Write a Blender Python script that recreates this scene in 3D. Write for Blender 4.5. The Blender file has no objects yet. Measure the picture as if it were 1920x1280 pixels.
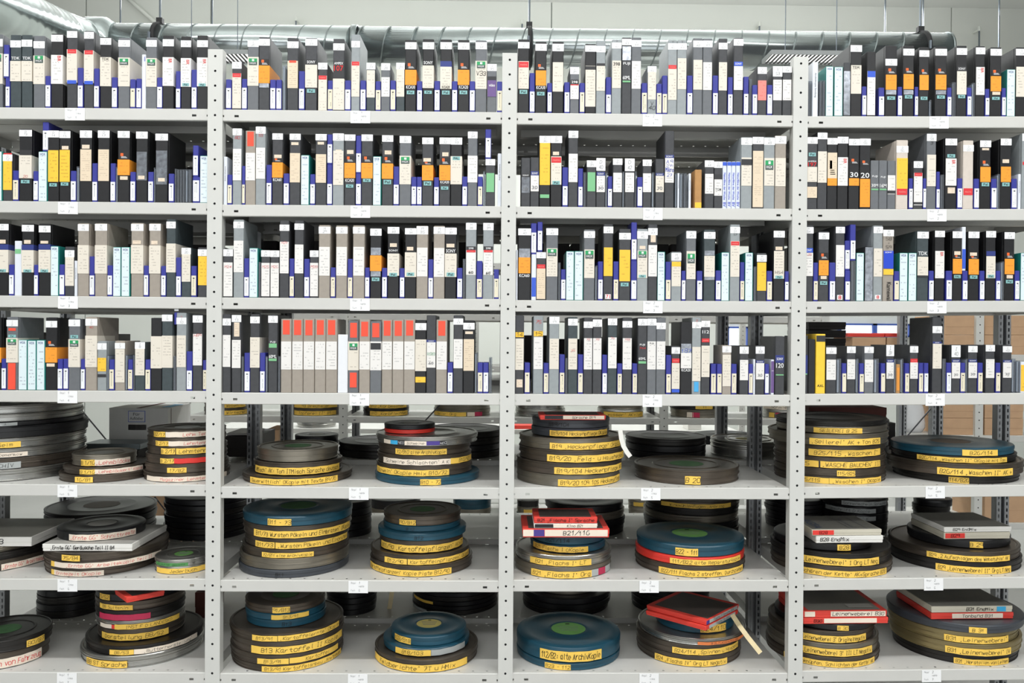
import bpy, bmesh, math, random
from mathutils import Matrix, Vector
R_ = random.Random(7)
scn = bpy.context.scene
COL = scn.collection
# ---------------------------------------------------------------- camera
F, D0, CX, CZ = 1524.80, 2.86961, 0.99892, 1.59193      # focal length in px of a 1920 px wide frame, camera place
YAW, PITCH, ROLL = -0.01523, -0.00637, -0.00735
ZTOP = 2.38                                              # height of the top shelf
M3 = Matrix.Rotation(YAW, 3, 'Z') @ Matrix.Rotation(PITCH, 3, 'X') @ Matrix.Rotation(ROLL, 3, 'Y')
cd = bpy.data.cameras.new('camera'); cam = bpy.data.objects.new('camera', cd); COL.objects.link(cam)
cd.sensor_width = 36; cd.lens = F*36/1920; cd.shift_x = 1.29/1920; cd.clip_end = 100
c0, c1, c2 = M3.col[0], M3.col[2], -M3.col[1]
cam.matrix_world = Matrix(((c0[0], c1[0], c2[0], CX), (c0[1], c1[1], c2[1], -D0), (c0[2], c1[2], c2[2], CZ), (0, 0, 0, 1)))
scn.camera = cam
# ---------------------------------------------------------------- world, lamps, exposure
w = bpy.data.worlds.new('world'); scn.world = w; w.use_nodes = True
w.node_tree.nodes['Background'].inputs[0].default_value = (0.93, 0.97, 1.0, 1)
w.node_tree.nodes['Background'].inputs[1].default_value = 0.11
def area(name, loc, size, sy, power, rot=(0, 0, 0), col=(0.98, 0.99, 1)):
    l = bpy.data.lights.new(name, 'AREA'); l.shape = 'RECTANGLE'; l.size = size; l.size_y = sy
    l.energy = power; l.color = col
    o = bpy.data.objects.new(name, l); o.location = loc; o.rotation_euler = rot; COL.objects.link(o); return o
area('aisle_lamp', (1.2, -1.72, 4.55), 9.0, 0.16, 150)
area('aisle_lamp', (1.2, -5.2, 4.5), 9.0, 0.9, 315)  # unseen soft fill, added to light the depths of the shelves
area('aisle_lamp', (1.2, 1.75, 4.6), 9.0, 0.3, 34)
area('aisle_lamp', (1.2, 4.6, 4.6), 9.0, 0.3, 210)  # wall wash, power raised to brighten the back wall
UP = (math.pi, 0, 0)                                     # upward lights added to brighten ceiling, wall and duct
area('aisle_lamp_upper', (1.2, -1.72, 4.62), 9.0, 0.16, 60, UP)
area('aisle_lamp_upper', (1.2, 1.75, 4.67), 9.0, 0.3, 80, UP)
area('aisle_lamp_upper', (1.2, 4.6, 4.67), 9.0, 0.3, 140, UP)
area('window_front_daylight', (1.2, -7.5, 1.7), 11.0, 3.0, 150, (math.pi/2, 0, 0), (.95, .98, 1))   # unseen frontal fill, added to brighten upright faces
vs = scn.view_settings
vs.view_transform = 'Standard'; vs.look = 'None'; vs.gamma = 1; vs.use_curve_mapping = False; vs.exposure = -0.05
# ---------------------------------------------------------------- materials
def lin(c):
    return tuple((v/255/12.92 if v <= 10 else ((v/255+0.055)/1.055)**2.4) for v in c)
MATS = {}
def nodes(name):
    m = bpy.data.materials.new(name); m.use_nodes = True
    nt = m.node_tree; return m, nt, nt.nodes['Principled BSDF']
def mat(name, rgb, rough=0.5, metal=0.0, var=0.0, scale=30, spec=None, stretch=None, bump=0.0):
    """plain procedural material: colour with a little noise in value"""
    if name in MATS: return MATS[name]
    m, nt, b = nodes(name); L = nt.links.new
    b.inputs['Roughness'].default_value = rough; b.inputs['Metallic'].default_value = metal
    if spec is not None: b.inputs['Specular IOR Level'].default_value = spec
    c = lin(rgb)
    if var:
        tc = nt.nodes.new('ShaderNodeTexCoord'); no = nt.nodes.new('ShaderNodeTexNoise')
        no.inputs['Scale'].default_value = scale; no.inputs['Detail'].default_value = 3
        if stretch:
            mp = nt.nodes.new('ShaderNodeMapping'); mp.inputs['Scale'].default_value = stretch
            L(tc.outputs['Object'], mp.inputs[0]); L(mp.outputs[0], no.inputs['Vector'])
        else: L(tc.outputs['Object'], no.inputs['Vector'])
        rp = nt.nodes.new('ShaderNodeValToRGB')
        rp.color_ramp.elements[0].position = 0.3; rp.color_ramp.elements[1].position = 0.7
        rp.color_ramp.elements[0].color = (*[v*(1-var) for v in c], 1); rp.color_ramp.elements[1].color = (*[min(1, v*(1+var)) for v in c], 1)
        L(no.outputs[0], rp.inputs[0]); L(rp.outputs[0], b.inputs['Base Color'])
        if bump:
            bp = nt.nodes.new('ShaderNodeBump'); bp.inputs['Strength'].default_value = bump; bp.inputs['Distance'].default_value = 0.002
            L(no.outputs[0], bp.inputs['Height']); L(bp.outputs[0], b.inputs['Normal'])
    else: b.inputs['Base Color'].default_value = (*c, 1)
    MATS[name] = m; return m
def paper(name, rgb, ink, pitch=0.009, amount=0.5, vertical=False, dark=0.34):
    """paper with lines of small print (flat print only)"""
    if name in MATS: return MATS[name]
    m, nt, b = nodes(name); L = nt.links.new; N = nt.nodes.new
    b.inputs['Roughness'].default_value = 0.6
    tc = N('ShaderNodeTexCoord'); oi = N('ShaderNodeObjectInfo')
    sp = N('ShaderNodeSeparateXYZ'); L(tc.outputs['Object'], sp.inputs[0])
    sg = N('ShaderNodeSeparateXYZ'); L(tc.outputs['Generated'], sg.inputs[0])
    a, c = ('X', 'Z') if vertical else ('Z', 'X')
    def mth(op, x, y=None, z=None):
        n = N('ShaderNodeMath'); n.operation = op
        for i, v in enumerate((x, y, z)):
            if v is None: continue
            if isinstance(v, (int, float)): n.inputs[i].default_value = v
            else: L(v, n.inputs[i])
        return n.outputs[0]
    off = mth('MULTIPLY', oi.outputs['Random'], 37.0)
    ln = mth('ADD', mth('DIVIDE', sp.outputs[a], pitch), off)
    fr = mth('FRACT', ln); row = mth('FLOOR', ln)
    band = mth('LESS_THAN', mth('ABSOLUTE', mth('SUBTRACT', fr, 0.5)), 0.17)
    cb = N('ShaderNodeCombineXYZ')
    L(mth('MULTIPLY', sp.outputs[c], 1.0), cb.inputs[0]); L(mth('MULTIPLY', row, 7.3), cb.inputs[1]); L(off, cb.inputs[2])
    no = N('ShaderNodeTexNoise'); no.inputs['Scale'].default_value = 130; no.inputs['Detail'].default_value = 2
    mpv = N('ShaderNodeVectorMath'); mpv.operation = 'MULTIPLY'; mpv.inputs[1].default_value = (1, 0.021, 0.01)
    L(cb.outputs[0], mpv.inputs[0]); L(mpv.outputs[0], no.inputs['Vector'])
    ink_m = mth('GREATER_THAN', no.outputs[0], 1-amount)
    no2 = N('ShaderNodeTexNoise'); no2.inputs['Scale'].default_value = 18
    mp2 = N('ShaderNodeVectorMath'); mp2.operation = 'MULTIPLY'; mp2.inputs[1].default_value = (1, 0.05, 0.02)
    L(cb.outputs[0], mp2.inputs[0]); L(mp2.outputs[0], no2.inputs['Vector'])
    ink_m = mth('MULTIPLY', ink_m, mth('GREATER_THAN', no2.outputs[0], 0.47))
    ed = mth('MULTIPLY', mth('LESS_THAN', mth('ABSOLUTE', mth('SUBTRACT', sg.outputs['X'], 0.5)), 0.36 if not vertical else 0.24),
             mth('LESS_THAN', mth('ABSOLUTE', mth('SUBTRACT', sg.outputs['Z'], 0.5)), 0.44 if not vertical else 0.36))
    msk = mth('MULTIPLY', mth('MULTIPLY', band, ink_m), mth('MULTIPLY', ed, dark))
    mx = N('ShaderNodeMix'); mx.data_type = 'RGBA'
    mx.inputs['A'].default_value = (*lin(rgb), 1); mx.inputs['B'].default_value = (*lin(ink), 1)
    L(msk, mx.inputs['Factor']); L(mx.outputs['Result'], b.inputs['Base Color'])
    MATS[name] = m; return m
def clear(name, tint=(225, 230, 235), mixf=0.72, rough=0.12):
    if name in MATS: return MATS[name]
    m, nt, b = nodes(name); L = nt.links.new
    b.inputs['Base Color'].default_value = (*lin((150, 154, 160)), 1); b.inputs['Roughness'].default_value = rough
    tr = nt.nodes.new('ShaderNodeBsdfTransparent'); tr.inputs[0].default_value = (*lin(tint), 1)
    mx = nt.nodes.new('ShaderNodeMixShader'); mx.inputs[0].default_value = mixf
    L(b.outputs[0], mx.inputs[1]); L(tr.outputs[0], mx.inputs[2])
    L(mx.outputs[0], nt.nodes['Material Output'].inputs['Surface'])
    MATS[name] = m; return m
steel = mat('grey painted steel', (206, 205, 200), 0.38, 0, 0.02, 6)
steel_post = mat('painted post steel', (208, 208, 203), 0.4, 0, 0.02, 6)
steel_back = mat('grey slotted post steel', (150, 152, 154), 0.35, 0.35, 0.04, 8)
BODY = {'k': ('black', mat('black plastic', (26, 26, 28), 0.42, 0, .2, 60)),
 'd': ('charcoal', mat('charcoal plastic', (62, 63, 66), 0.45, 0, .12, 60)),
 'c': ('slate', mat('slate plastic', (62, 72, 75), 0.45, 0, .12, 60)),
 'g': ('light grey', mat('light grey plastic', (150, 156, 158), 0.45, 0, .05, 60)),
 'm': ('grey', mat('grey plastic', (106, 109, 113), 0.45, 0, .06, 60)),
 't': ('taupe', mat('taupe plastic', (160, 151, 140), 0.5, 0, .05, 60)),
 'e': ('beige', mat('beige plastic', (212, 201, 190), 0.5, 0, .04, 60)),
 'w': ('white', mat('white card', (232, 234, 238), 0.6, 0, .02, 40)),
 'y': ('yellow', mat('yellow card', (246, 205, 62), 0.55, 0, .05, 40)),
 'f': ('brown card', mat('brown card', (182, 136, 84), 0.7, 0, .1, 40)),
 'b': ('blue', mat('blue plastic', (52, 56, 146), 0.45, 0, .06, 40)),
 'W': ('white', mat('teal card', (30, 128, 120), 0.5, 0, .05, 40)),
 'u': ('white', mat('white slim case', (226, 230, 238), 0.35, 0, .02, 40)),
 'L': ('white', mat('white glossy case', (222, 228, 244), 0.3, 0, .02, 40)),
 'j': ('clear', clear('clear plastic'))}
ink = mat('black ink', (22, 20, 20), 0.6); ink_r = mat('red ink', (214, 40, 42), 0.6); ink_g = mat('grey ink', (120, 120, 122), 0.6)
ink_l = mat('pale grey ink', (150, 150, 152), .6); ink_w = mat('white print', (235, 235, 235), 0.5); ink_b = mat('blue ink', (44, 70, 190), 0.6); ink_v = mat('green ink', (40, 150, 90), .6)
stick = mat('white sticker paper', (240, 240, 240), 0.6)
SEG = {'w': ('number_sticker', stick), 'a': ('title_label', paper('white printed paper', (234, 231, 227), (95, 92, 95), .010, .52)),
 'p': ('title_label', paper('cream printed paper', (228, 220, 206), (120, 105, 95), .010, .52)),
 'h': ('torn_label', paper('torn cream paper', (228, 210, 184), (150, 120, 95), .007, .55)),
 'o': ('orange_panel', paper('orange print', (250, 158, 46), (150, 90, 40), .011, .5, dark=.3)),
 'y': ('yellow_label', paper('yellow label paper', (250, 198, 62), (140, 100, 40), .012, .5, dark=.35)),
 'r': ('red_stripe', mat('red print', (222, 52, 58), .5)), 'R': ('red_sticker', mat('bright red sticker', (246, 84, 60), .6, 0, .03, 50)),
 'l': ('blue_stripe', mat('blue print', (54, 92, 206), .5)), 'n': ('navy_band', mat('navy print', (48, 60, 128), .5)),
 'B': ('black_band', mat('dark print', (48, 48, 50), .5)), 'G': ('logo_panel', mat('dark green print', (70, 84, 80), .5)),
 'q': ('logo_panel', mat('black print', (34, 32, 32), .5)), 'P': ('system_sticker', mat('teal sticker', (138, 190, 190), .5)),
 'e': ('paper_tape', paper('cream tape', (232, 214, 192), (140, 110, 95), .006, .5)),
 'v': ('green_label', mat('green label', (126, 190, 138), .6)), 's': ('foil_strip', mat('foil strip', (150, 154, 160), .22, .8, .35, 60)),
 'U': ('purple_label', mat('purple print', (110, 84, 140), .5)), 'C': ('cyan_sticker', mat('cyan sticker', (72, 170, 226), .5)),
 'S': ('pink_label', paper('salmon paper', (238, 140, 130), (200, 80, 80), .012, .5))}
tape_w = paper('white tape label', (238, 240, 243), (100, 104, 112), .006, .62, True, .55)
tape_c = paper('cream tape label', (232, 224, 200), (100, 98, 92), .006, .62, True, .55)
wdr_p = paper('pale archive label', (222, 236, 240), (120, 126, 150), .012, .5, dark=.45)
orange_sq = mat('orange logo print', (240, 104, 42), .5); green_sq = mat('green logo print', (42, 158, 96), .5)
# ---------------------------------------------------------------- projection between photograph and place
def ray(px, py):
    v = M3 @ Vector(((px-960+1.29)/F, 1.0, (640-py)/F)); return v
def at_y(px, py, Y):
    v = ray(px, py); t = (Y+D0)/v.y; return Vector((CX+v.x*t, Y, CZ+v.z*t))
def at_z(px, py, Z):
    v = ray(px, py); t = (Z-CZ)/v.z; return Vector((CX+v.x*t, -D0+v.y*t, Z))
M3T = M3.transposed()
def proj(p):
    d = M3T @ (Vector(p)-Vector((CX, -D0, CZ))); return 960-1.29+F*d.x/d.y, 640-F*d.z/d.y
# ---------------------------------------------------------------- objects
def obj(name, verts, faces, mats, parent=None, loc=(0, 0, 0), midx=None, smooth=False, rot=None):
    me = bpy.data.meshes.new(name); me.from_pydata(verts, [], faces)
    for m in (mats if isinstance(mats, (list, tuple)) else [mats]): me.materials.append(m)
    if midx: me.polygons.foreach_set('material_index', midx)
    if smooth: me.polygons.foreach_set('use_smooth', [True]*len(faces))
    me.update()
    o = bpy.data.objects.new(name, me); o.location = loc
    if rot: o.rotation_euler = rot
    if parent: o.parent = parent
    COL.objects.link(o); return o
def tag(o, label, cat, group=None):
    o['label'] = label; o['category'] = cat
    if group: o['group'] = group
    return o
def struct(o): o['kind'] = 'structure'; return o
class MB:
    """collects faces with material slots"""
    def __init__(s): s.v = []; s.f = []; s.m = []; s.mats = []
    def slot(s, m):
        if m not in s.mats: s.mats.append(m)
        return s.mats.index(m)
    def add(s, vs, fs, m):
        b = len(s.v); s.v += [tuple(p) for p in vs]; s.f += [tuple(i+b for i in f) for f in fs]; s.m += [s.slot(m)]*len(fs)
    def box(s, x0, x1, y0, y1, z0, z1, m):
        vs = [(x0,y0,z0),(x1,y0,z0),(x1,y1,z0),(x0,y1,z0),(x0,y0,z1),(x1,y0,z1),(x1,y1,z1),(x0,y1,z1)]
        s.add(vs, [(0,3,2,1),(4,5,6,7),(0,1,5,4),(1,2,6,5),(2,3,7,6),(3,0,4,7)], m)
    def tube(s, p, q, r, m, n=6):
        p = Vector(p); q = Vector(q); d = (q-p).normalized(); a = d.orthogonal().normalized(); b = d.cross(a)
        vs = []
        for c in (p, q):
            for i in range(n):
                t = 2*math.pi*i/n; vs.append(c+a*r*math.cos(t)+b*r*math.sin(t))
        s.add(vs, [(i, (i+1) % n, n+(i+1) % n, n+i) for i in range(n)]+[tuple(range(n-1, -1, -1)), tuple(range(n, 2*n))], m)
    def build(s, name, parent=None, loc=(0, 0, 0), smooth=False, rot=None):
        return obj(name, s.v, s.f, s.mats, parent, loc, s.m, smooth, rot)
def rbox(mb, x0, x1, y0, y1, z0, z1, m, c=0.002, groove=None):
    """box with chamfered upright edges and top/bottom edges, optional groove down both sides"""
    pr = [(x0+c, y0), (x1-c, y0), (x1, y0+c)]
    if groove: g = groove; pr += [(x1, y0+g), (x1-.001, y0+g+.001), (x1-.001, y0+g+.003), (x1, y0+g+.004)]
    pr += [(x1, y1-c), (x1-c, y1), (x0+c, y1), (x0, y1-c)]
    if groove: pr += [(x0, y0+g+.004), (x0+.001, y0+g+.003), (x0+.001, y0+g+.001), (x0, y0+g)]
    pr += [(x0, y0+c)]
    n = len(pr); mx, my = (x0+x1)/2, (y0+y1)/2
    sx = 1-2*c/(x1-x0)*.5; sy = 1-2*c/(y1-y0)*.5
    ins = [(mx+(x-mx)*sx, my+(y-my)*sy) for x, y in pr]
    vs = [(x, y, z0) for x, y in ins]+[(x, y, z0+c*.5) for x, y in pr]+[(x, y, z1-c*.5) for x, y in pr]+[(x, y, z1) for x, y in ins]
    fs = []
    for k in range(3):
        for i in range(n):
            j = (i+1) % n; fs.append((k*n+i, k*n+j, (k+1)*n+j, (k+1)*n+i))
    fs += [tuple(range(n-1, -1, -1)), tuple(range(3*n, 4*n))]
    mb.add(vs, fs, m)
# ---------------------------------------------------------------- lettering
GL = {}
for ln in '''A 022842 1434|B 020838474635053544433202|C 4738180703123243|D 02082846442202|E 42020848 0535|F 020848 0535|G 47381807031232434525|H 0208 4248 0545
I 2228 1232 1838|J 3833221203|K 0208 480542|L 080242|M 0208254842|N 02084248|O 180703123243473818|P 02083847463505|Q 180703123243473818 3442|R 02083847463505 2542
S 473818070615354443321203|T 2228 0848|U 080312324348|V 082248|W 0812263248|X 0842 0248|Y 082548 2522|Z 08480242|a 36160503123336 363242|b 08023243453606
c 4536160503123243|d 48421203051646|e 044445361605031232|f 4738281712 0636|g 461605031242 46413010|h 0802 0516364542|i 2226 2728|j 262110|k 0802 460442|l 282332
m 0206 05162522 25364542|n 0206 0516364542|o 160503123243453616|p 00063645433202|q 461605031242 4640|r 0206 042636|s 45361605143443321203|t 28233242 0646|u 0603123243 4642
v 062246|w 0612253246|x 0642 0246|y 0623 4610|z 06460242|0 180703123243473818|1 062822|2 0718384746023242|3 07183847463515354443321203|4 32380444|5 4808053544433202
6 3818060312324344350 5|7 084812 2545|8 15060718384746351504031232434435|9 4515060718384743 32|/ 0248|- 1535|. 2232|, 2211|" 1718 2728|_ 1211 2221|+ 0444 2622|: 2324 2526
ä 36160503123336 363242 1718 3738|ö 160503123243453616 1718 3738|ü 0603123243 4642 1718 3738|Ä 022842 1434 1899'''.replace('\n', '|').split('|'):
    k, rest = ln[0], ln[2:]
    GL[k] = [[(int(s[i]), int(s[i+1])) for i in range(0, len(s)-1, 2)] for s in rest.split(' ') if len(s) > 3]
GL['Ä'] = GL['A']
def strokes(text, hand=1.0, seed=0):
    """list of segments ((x,y),(x,y)) in units of cap height = 1, and total width"""
    r = random.Random(seed); x = 0; out = []
    for ch in text:
        if ch == ' ': x += .55; continue
        g = GL.get(ch)
        if not g: x += .3; continue
        dy = r.uniform(-.06, .06)*hand; sl = .1*hand+r.uniform(-.06, .06)*hand; sc = 1+r.uniform(-.1, .1)*hand
        wd = .62 if ch not in 'iIl1.,":_|' else .5
        for s in g:
            pts = [(x+(px/4*wd+(py-2)/6*sl)*sc, ((py-2)/6+dy)*sc) for px, py in s]
            out += list(zip(pts[:-1], pts[1:]))
        x += wd+.2
    return out, max(x-.2, .1)
def add_hand(mb, text, place, x0, x1, h, mid, m, th=.085, seed=0, squeeze=True):
    """handwritten strokes; place(u,v)->3-D point for u along the label and v up from its middle line"""
    seg, wd = strokes(text, 1, seed)
    k = h
    if squeeze: kx = min(h*1.25, (x1-x0)/wd)
    else: kx = h
    ux = x0+((x1-x0)-wd*kx)/2
    for (ax, ay), (bx, by) in seg:
        ax, bx = ux+ax*kx, ux+bx*kx; ay, by = mid+(ay-.5)*k, mid+(by-.5)*k
        dx, dy = bx-ax, by-ay; l = math.hypot(dx, dy) or 1e-6; t = th*h/2
        nx, ny = -dy/l*t, dx/l*t; ex, ey = dx/l*t*.8, dy/l*t*.8
        mb.add([place(ax-ex+nx, ay-ey+ny), place(ax-ex-nx, ay-ey-ny), place(bx+ex-nx, by+ey-ny), place(bx+ex+nx, by+ey+ny)], [(0, 1, 2, 3)], m)
FCACHE = {}
def font_mesh(text):
    if text in FCACHE: return FCACHE[text]
    cu = bpy.data.curves.new('t', 'FONT'); cu.body = text; cu.resolution_u = 2; cu.offset = .012
    o = bpy.data.objects.new('t', cu); COL.objects.link(o)
    dg = bpy.context.evaluated_depsgraph_get(); me = bpy.data.meshes.new_from_object(o.evaluated_get(dg))
    vs = [v.co.copy() for v in me.vertices]; fs = [tuple(p.vertices) for p in me.polygons]
    bpy.data.objects.remove(o); bpy.data.curves.remove(cu); bpy.data.meshes.remove(me)
    xs = [v.x for v in vs]; ys = [v.y for v in vs]
    a, b_, c, d = min(xs), max(xs), min(ys), max(ys)
    vs = [((v.x-a)/(b_-a), (v.y-c)/(d-c)) for v in vs]
    FCACHE[text] = (vs, fs, (b_-a)/(d-c)); return FCACHE[text]
def add_print(mb, text, x0, x1, z0, z1, y, m, vertical=False):
    vs, fs, asp = font_mesh(text)
    if vertical:     # reads downwards
        L, W = z1-z0, x1-x0
        h = min(W, L/asp*1.25); wd = min(L, h*asp*1.2)
        xm = (x0+x1)/2
        mb.add([(xm-h/2+v*h, y, z1-u*wd) for u, v in vs], fs, m)
    else:
        W, H = x1-x0, z1-z0
        wd = min(W, H*asp*1.3); h = min(H, wd/asp*1.5); xm, zm = (x0+x1)/2, (z0+z1)/2
        mb.add([(xm-wd/2+u*wd, y, zm-h/2+v*h) for u, v in vs], fs, m)
ORD = 'first second third fourth fifth sixth seventh eighth ninth tenth eleventh twelfth thirteenth fourteenth fifteenth sixteenth seventeenth eighteenth nineteenth twentieth'.split()
SHELF = ['top', 'second', 'third', 'fourth', 'fifth', 'sixth', 'seventh']
BAYN = ['leftmost bay', 'second bay', 'third bay', 'rightmost bay']
# ---------------------------------------------------------------- the hall
wallm = mat('pale wall paint', (214, 217, 210), 0.8, 0, 0.012, 2)
jm = mat('wall joint', (150, 156, 152), 0.8)
YW = 6.5
ZC = at_y(960, 3, YW).z
mb = MB(); joints = sorted(at_y(px, 60, YW).x for px in (161, 395, 1034, 1784))
xs = [-7.0] + joints + [9.0]
for a, b in zip(xs[:-1], xs[1:]):
    rbox(mb, a+.006, b-.006, YW, YW+.12, 0, ZC, wallm, .004)
mb.box(-7, 9, YW+.02, YW+.14, 0, ZC, jm)
wall = struct(mb.build('wall_back')); wall['label'] = 'pale panelled hall wall behind the ducts'
struct(obj('ceiling', [(-7, -9, ZC), (9, -9, ZC), (9, 6.7, ZC), (-7, 6.7, ZC)], [(0, 1, 2, 3)], mat('ceiling paint', (226, 228, 224), .85, 0, .01, 2)))
struct(obj('floor', [(-7, -9, 0), (9, -9, 0), (9, 6.7, 0), (-7, 6.7, 0)], [(0, 1, 2, 3)], mat('grey floor coating', (168, 168, 164), .45, 0, .05, 3)))
mb = MB(); a = at_y(238, -4, YW-.08); b = at_y(300, 50, YW-.08)
mb.tube(a+(a-b)*.3, b, .022, wallm, 10)
struct(mb.build('trim_1', smooth=True))
# windows high on the wall behind the shelves: bright panes with a blue frame
wm = bpy.data.materials.new('bright window'); wm.use_nodes = True
nb = wm.node_tree.nodes['Principled BSDF']; nb.inputs['Base Color'].default_value = (.9, .95, 1, 1)
nb.inputs['Emission Color'].default_value = (.93, .97, 1, 1); nb.inputs['Emission Strength'].default_value = 1.1
wf = mat('blue window frame', (70, 96, 170), .5)
for i, (x0, x1, y0, y1) in enumerate(((1572, 1705, 606, 632), (1362, 1402, 612, 652))):
    p, q = at_y(x0, y0, YW-.03), at_y(x1, y1, YW-.03)
    mb = MB(); n = 2 if i == 0 else 1; wdt = (q.x-p.x)/n
    for k in range(n):
        xa = p.x+k*wdt
        mb.box(xa, xa+.025, YW-.06, YW, q.z, p.z, wf); mb.box(xa+wdt-.025, xa+wdt, YW-.06, YW, q.z, p.z, wf)
        mb.box(xa, xa+wdt, YW-.06, YW, q.z, q.z+.02, wf); mb.box(xa, xa+wdt, YW-.06, YW, p.z-.02, p.z, wf)
    o = struct(mb.build('window_%d' % (i+1)))
    mb = MB(); mb.box(p.x+.02, q.x-.02, YW-.03, YW-.02, q.z+.02, p.z-.02, wm); mb.build('pane', o)
# ---------------------------------------------------------------- ventilation duct
galv = mat('galvanised sheet', (172, 180, 180), 0.17, 0.92, 0.08, 5, stretch=(1, 1, 1))
galv2 = mat('galvanised seam', (132, 140, 140), 0.35, 0.85)
rubber = mat('black rubber clamp', (30, 30, 32), 0.6); rodm = mat('zinc rod', (110, 118, 126), .4, .6)
YD = 3.2; RD = 0.14
pa, pb = at_y(205, 82, YD), at_y(1772, 99, YD)
def ring_sweep(pts, rad, m, name, parent=None, n=40, cap=False, smooth=True):
    vs = []; fs = []; prev = None
    for i, p in enumerate(pts):
        d = (pts[min(i+1, len(pts)-1)]-pts[max(i-1, 0)]).normalized()
        a = d.cross(Vector((0, 0, 1))).normalized(); b = a.cross(d)
        r = rad[i] if isinstance(rad, list) else rad
        for k in range(n):
            t = 2*math.pi*k/n; vs.append(tuple(p+a*r*math.cos(t)+b*r*math.sin(t)))
    for i in range(len(pts)-1):
        for k in range(n): fs.append((i*n+k, i*n+(k+1) % n, (i+1)*n+(k+1) % n, (i+1)*n+k))
    if cap: fs += [tuple(range(n-1, -1, -1)), tuple(range((len(pts)-1)*n, len(pts)*n))]
    o = obj(name, vs, fs, m, parent)
    o.data.polygons.foreach_set('use_smooth', [len(f) == 4 and smooth for f in fs]); return o
vent = bpy.data.objects.new('ventilation_duct', None); COL.objects.link(vent); vent.location = (0, 0, 0)
tag(vent, 'galvanised spiral ventilation duct with big bent elbow at upper left', 'duct')
def duct(p, q, r):
    o = ring_sweep([p, q], r, galv, 'straight_section', vent, cap=True)
    ax = q-p; L = ax.length; d = ax.normalized(); a = d.cross(Vector((0, 0, 1))).normalized(); b = a.cross(d)
    vs = []; fs = []; pitch = .2; st = int(L/pitch*28); w_ = .006
    for i in range(st+1):
        t = 2*math.pi*i/28; s = i/28*pitch
        if s > L-.02: break
        for ds, dr in ((-w_, 0), (-w_*.3, .004), (w_*.3, .004), (w_, 0)):
            pt = p+d*(s+.02+ds)+(a*math.cos(t)+b*math.sin(t))*(r+dr); vs.append(tuple(pt))
    n = len(vs)//4
    for i in range(n-1):
        for k in range(3): fs.append((i*4+k, i*4+k+1, i*4+k+5, i*4+k+4))
    obj('spiral_seam', vs, fs, galv2, o)
    return o
pm = pa.lerp(pb, (664-205)/(1772-205))
d1 = duct(pa, pm, RD+.003)
d2 = duct(pm, pb, RD)
dv = (pb-pa).normalized()
ring_sweep([pb-dv*.012, pb+dv*.004], RD+.008, galv2, 'end_flange', d2, cap=True)
ring_sweep([pm-dv*.03, pm-dv*.028, pm+dv*.012, pm+dv*.014], [RD+.004, RD+.012, RD+.012, RD+.004], galv2, 'coupling_ring', d1)
c0_ = pa-dv*.16
ring_sweep([c0_, c0_+dv*.02, pa-dv*.005, pa+dv*.06], [.17, .185, .185, RD+.005], galv, 'collar', vent, cap=True)
pts = [at_y(x, y, Y) for x, y, Y in ((178, 86, 3.19), (150, 78, 3.06), (110, 64, 2.8), (70, 48, 2.45), (25, 28, 2.05), (-30, 5, 1.7), (-110, -30, 1.35), (-220, -90, 1.1))]
fine = []; rad = []
for i in range(len(pts)-1):
    for k in range(10):
        fine.append(pts[i].lerp(pts[i+1], k/10)); j = i*10+k
        rad.append(.165+(.003 if (j % 3 == 1 and 18 < j < 52) else 0))
ring_sweep(fine, rad, galv, 'elbow_section', vent)
def hanger(px, py, ztop, label):
    t = (at_y(px, py, YD).x-pa.x)/(pb.x-pa.x); c = pa.lerp(pb, t); r = RD+.016
    o = ring_sweep([c-dv*.013, c-dv*.013, c+dv*.013, c+dv*.013, c-dv*.013], [RD+.009, r, r, RD+.009, RD+.009], rubber, 'hanger_clamp', vent)
    mb = MB(); mb.tube((c.x, YD, c.z+r), (c.x, YD, ztop), .008, rodm); mb.box(c.x-.022, c.x+.022, YD-.02, YD+.02, c.z+r-.005, c.z+r+.035, rubber)
    mb.build('threaded_rod', o)
    mb = MB(); mb.tube((c.x-.01, YD-r-.012, c.z-.03), (c.x-.01, YD-r-.012, c.z+.03), .01, rodm); mb.build('clamp_bolt', o)
hanger(300, 80, ZC, 'black rubber lined duct clamp and rod at left')
hanger(992, 90, ZC, 'black duct clamp and rod above the second upright')
hanger(1725, 97, ZC, 'black duct clamp and rod near the duct end')
for k, (px, ya, yb, lab) in enumerate(((226, -20, 47, 'thin rod hanging left of the first clamp'), (398, -20, 50, 'thin rod hanging above the first upright'), (1660, -4, 66, 'thin rod with sleeve hanging near duct end'),
        (1731, -4, 70, 'thin rod hanging just right of the last clamp'), (1874, -20, 95, 'dark rod hanging right of the duct end'))):
    p, q = at_y(px, ya, 4.3), at_y(px, yb+20, 4.3); mb = MB()
    mb.tube((p.x, 4.3, ZC), (p.x, 4.3, q.z), .007, rodm); mb.tube((p.x, 4.3, q.z), (p.x, 4.3, q.z+.03), .013, rodm)
    tag(mb.build('hanging_rod'), lab, 'rod')
for px, ya, yb, lab in ((555, 36, 50, 'left short stub fixed to the wall above duct'), (979, 42, 56, 'short stub on the wall left of middle clamp'), (1424, 46, 62, 'short stub on wall above the third bay'), (1836, 55, 88, 'short stub on wall right of the duct end')):
    p, q = at_y(px, ya, YW-.12), at_y(px, yb, YW-.12); mb = MB()
    mb.tube(p, q-Vector((0, 0, .1)), .009, rodm); mb.tube(p, (p.x, YW, p.z), .012, wallm); mb.tube(p-Vector((0, 0, .02)), p+Vector((0, 0, .03)), .016, wallm)
    tag(mb.build('wall_stub'), lab, 'rod')
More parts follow.
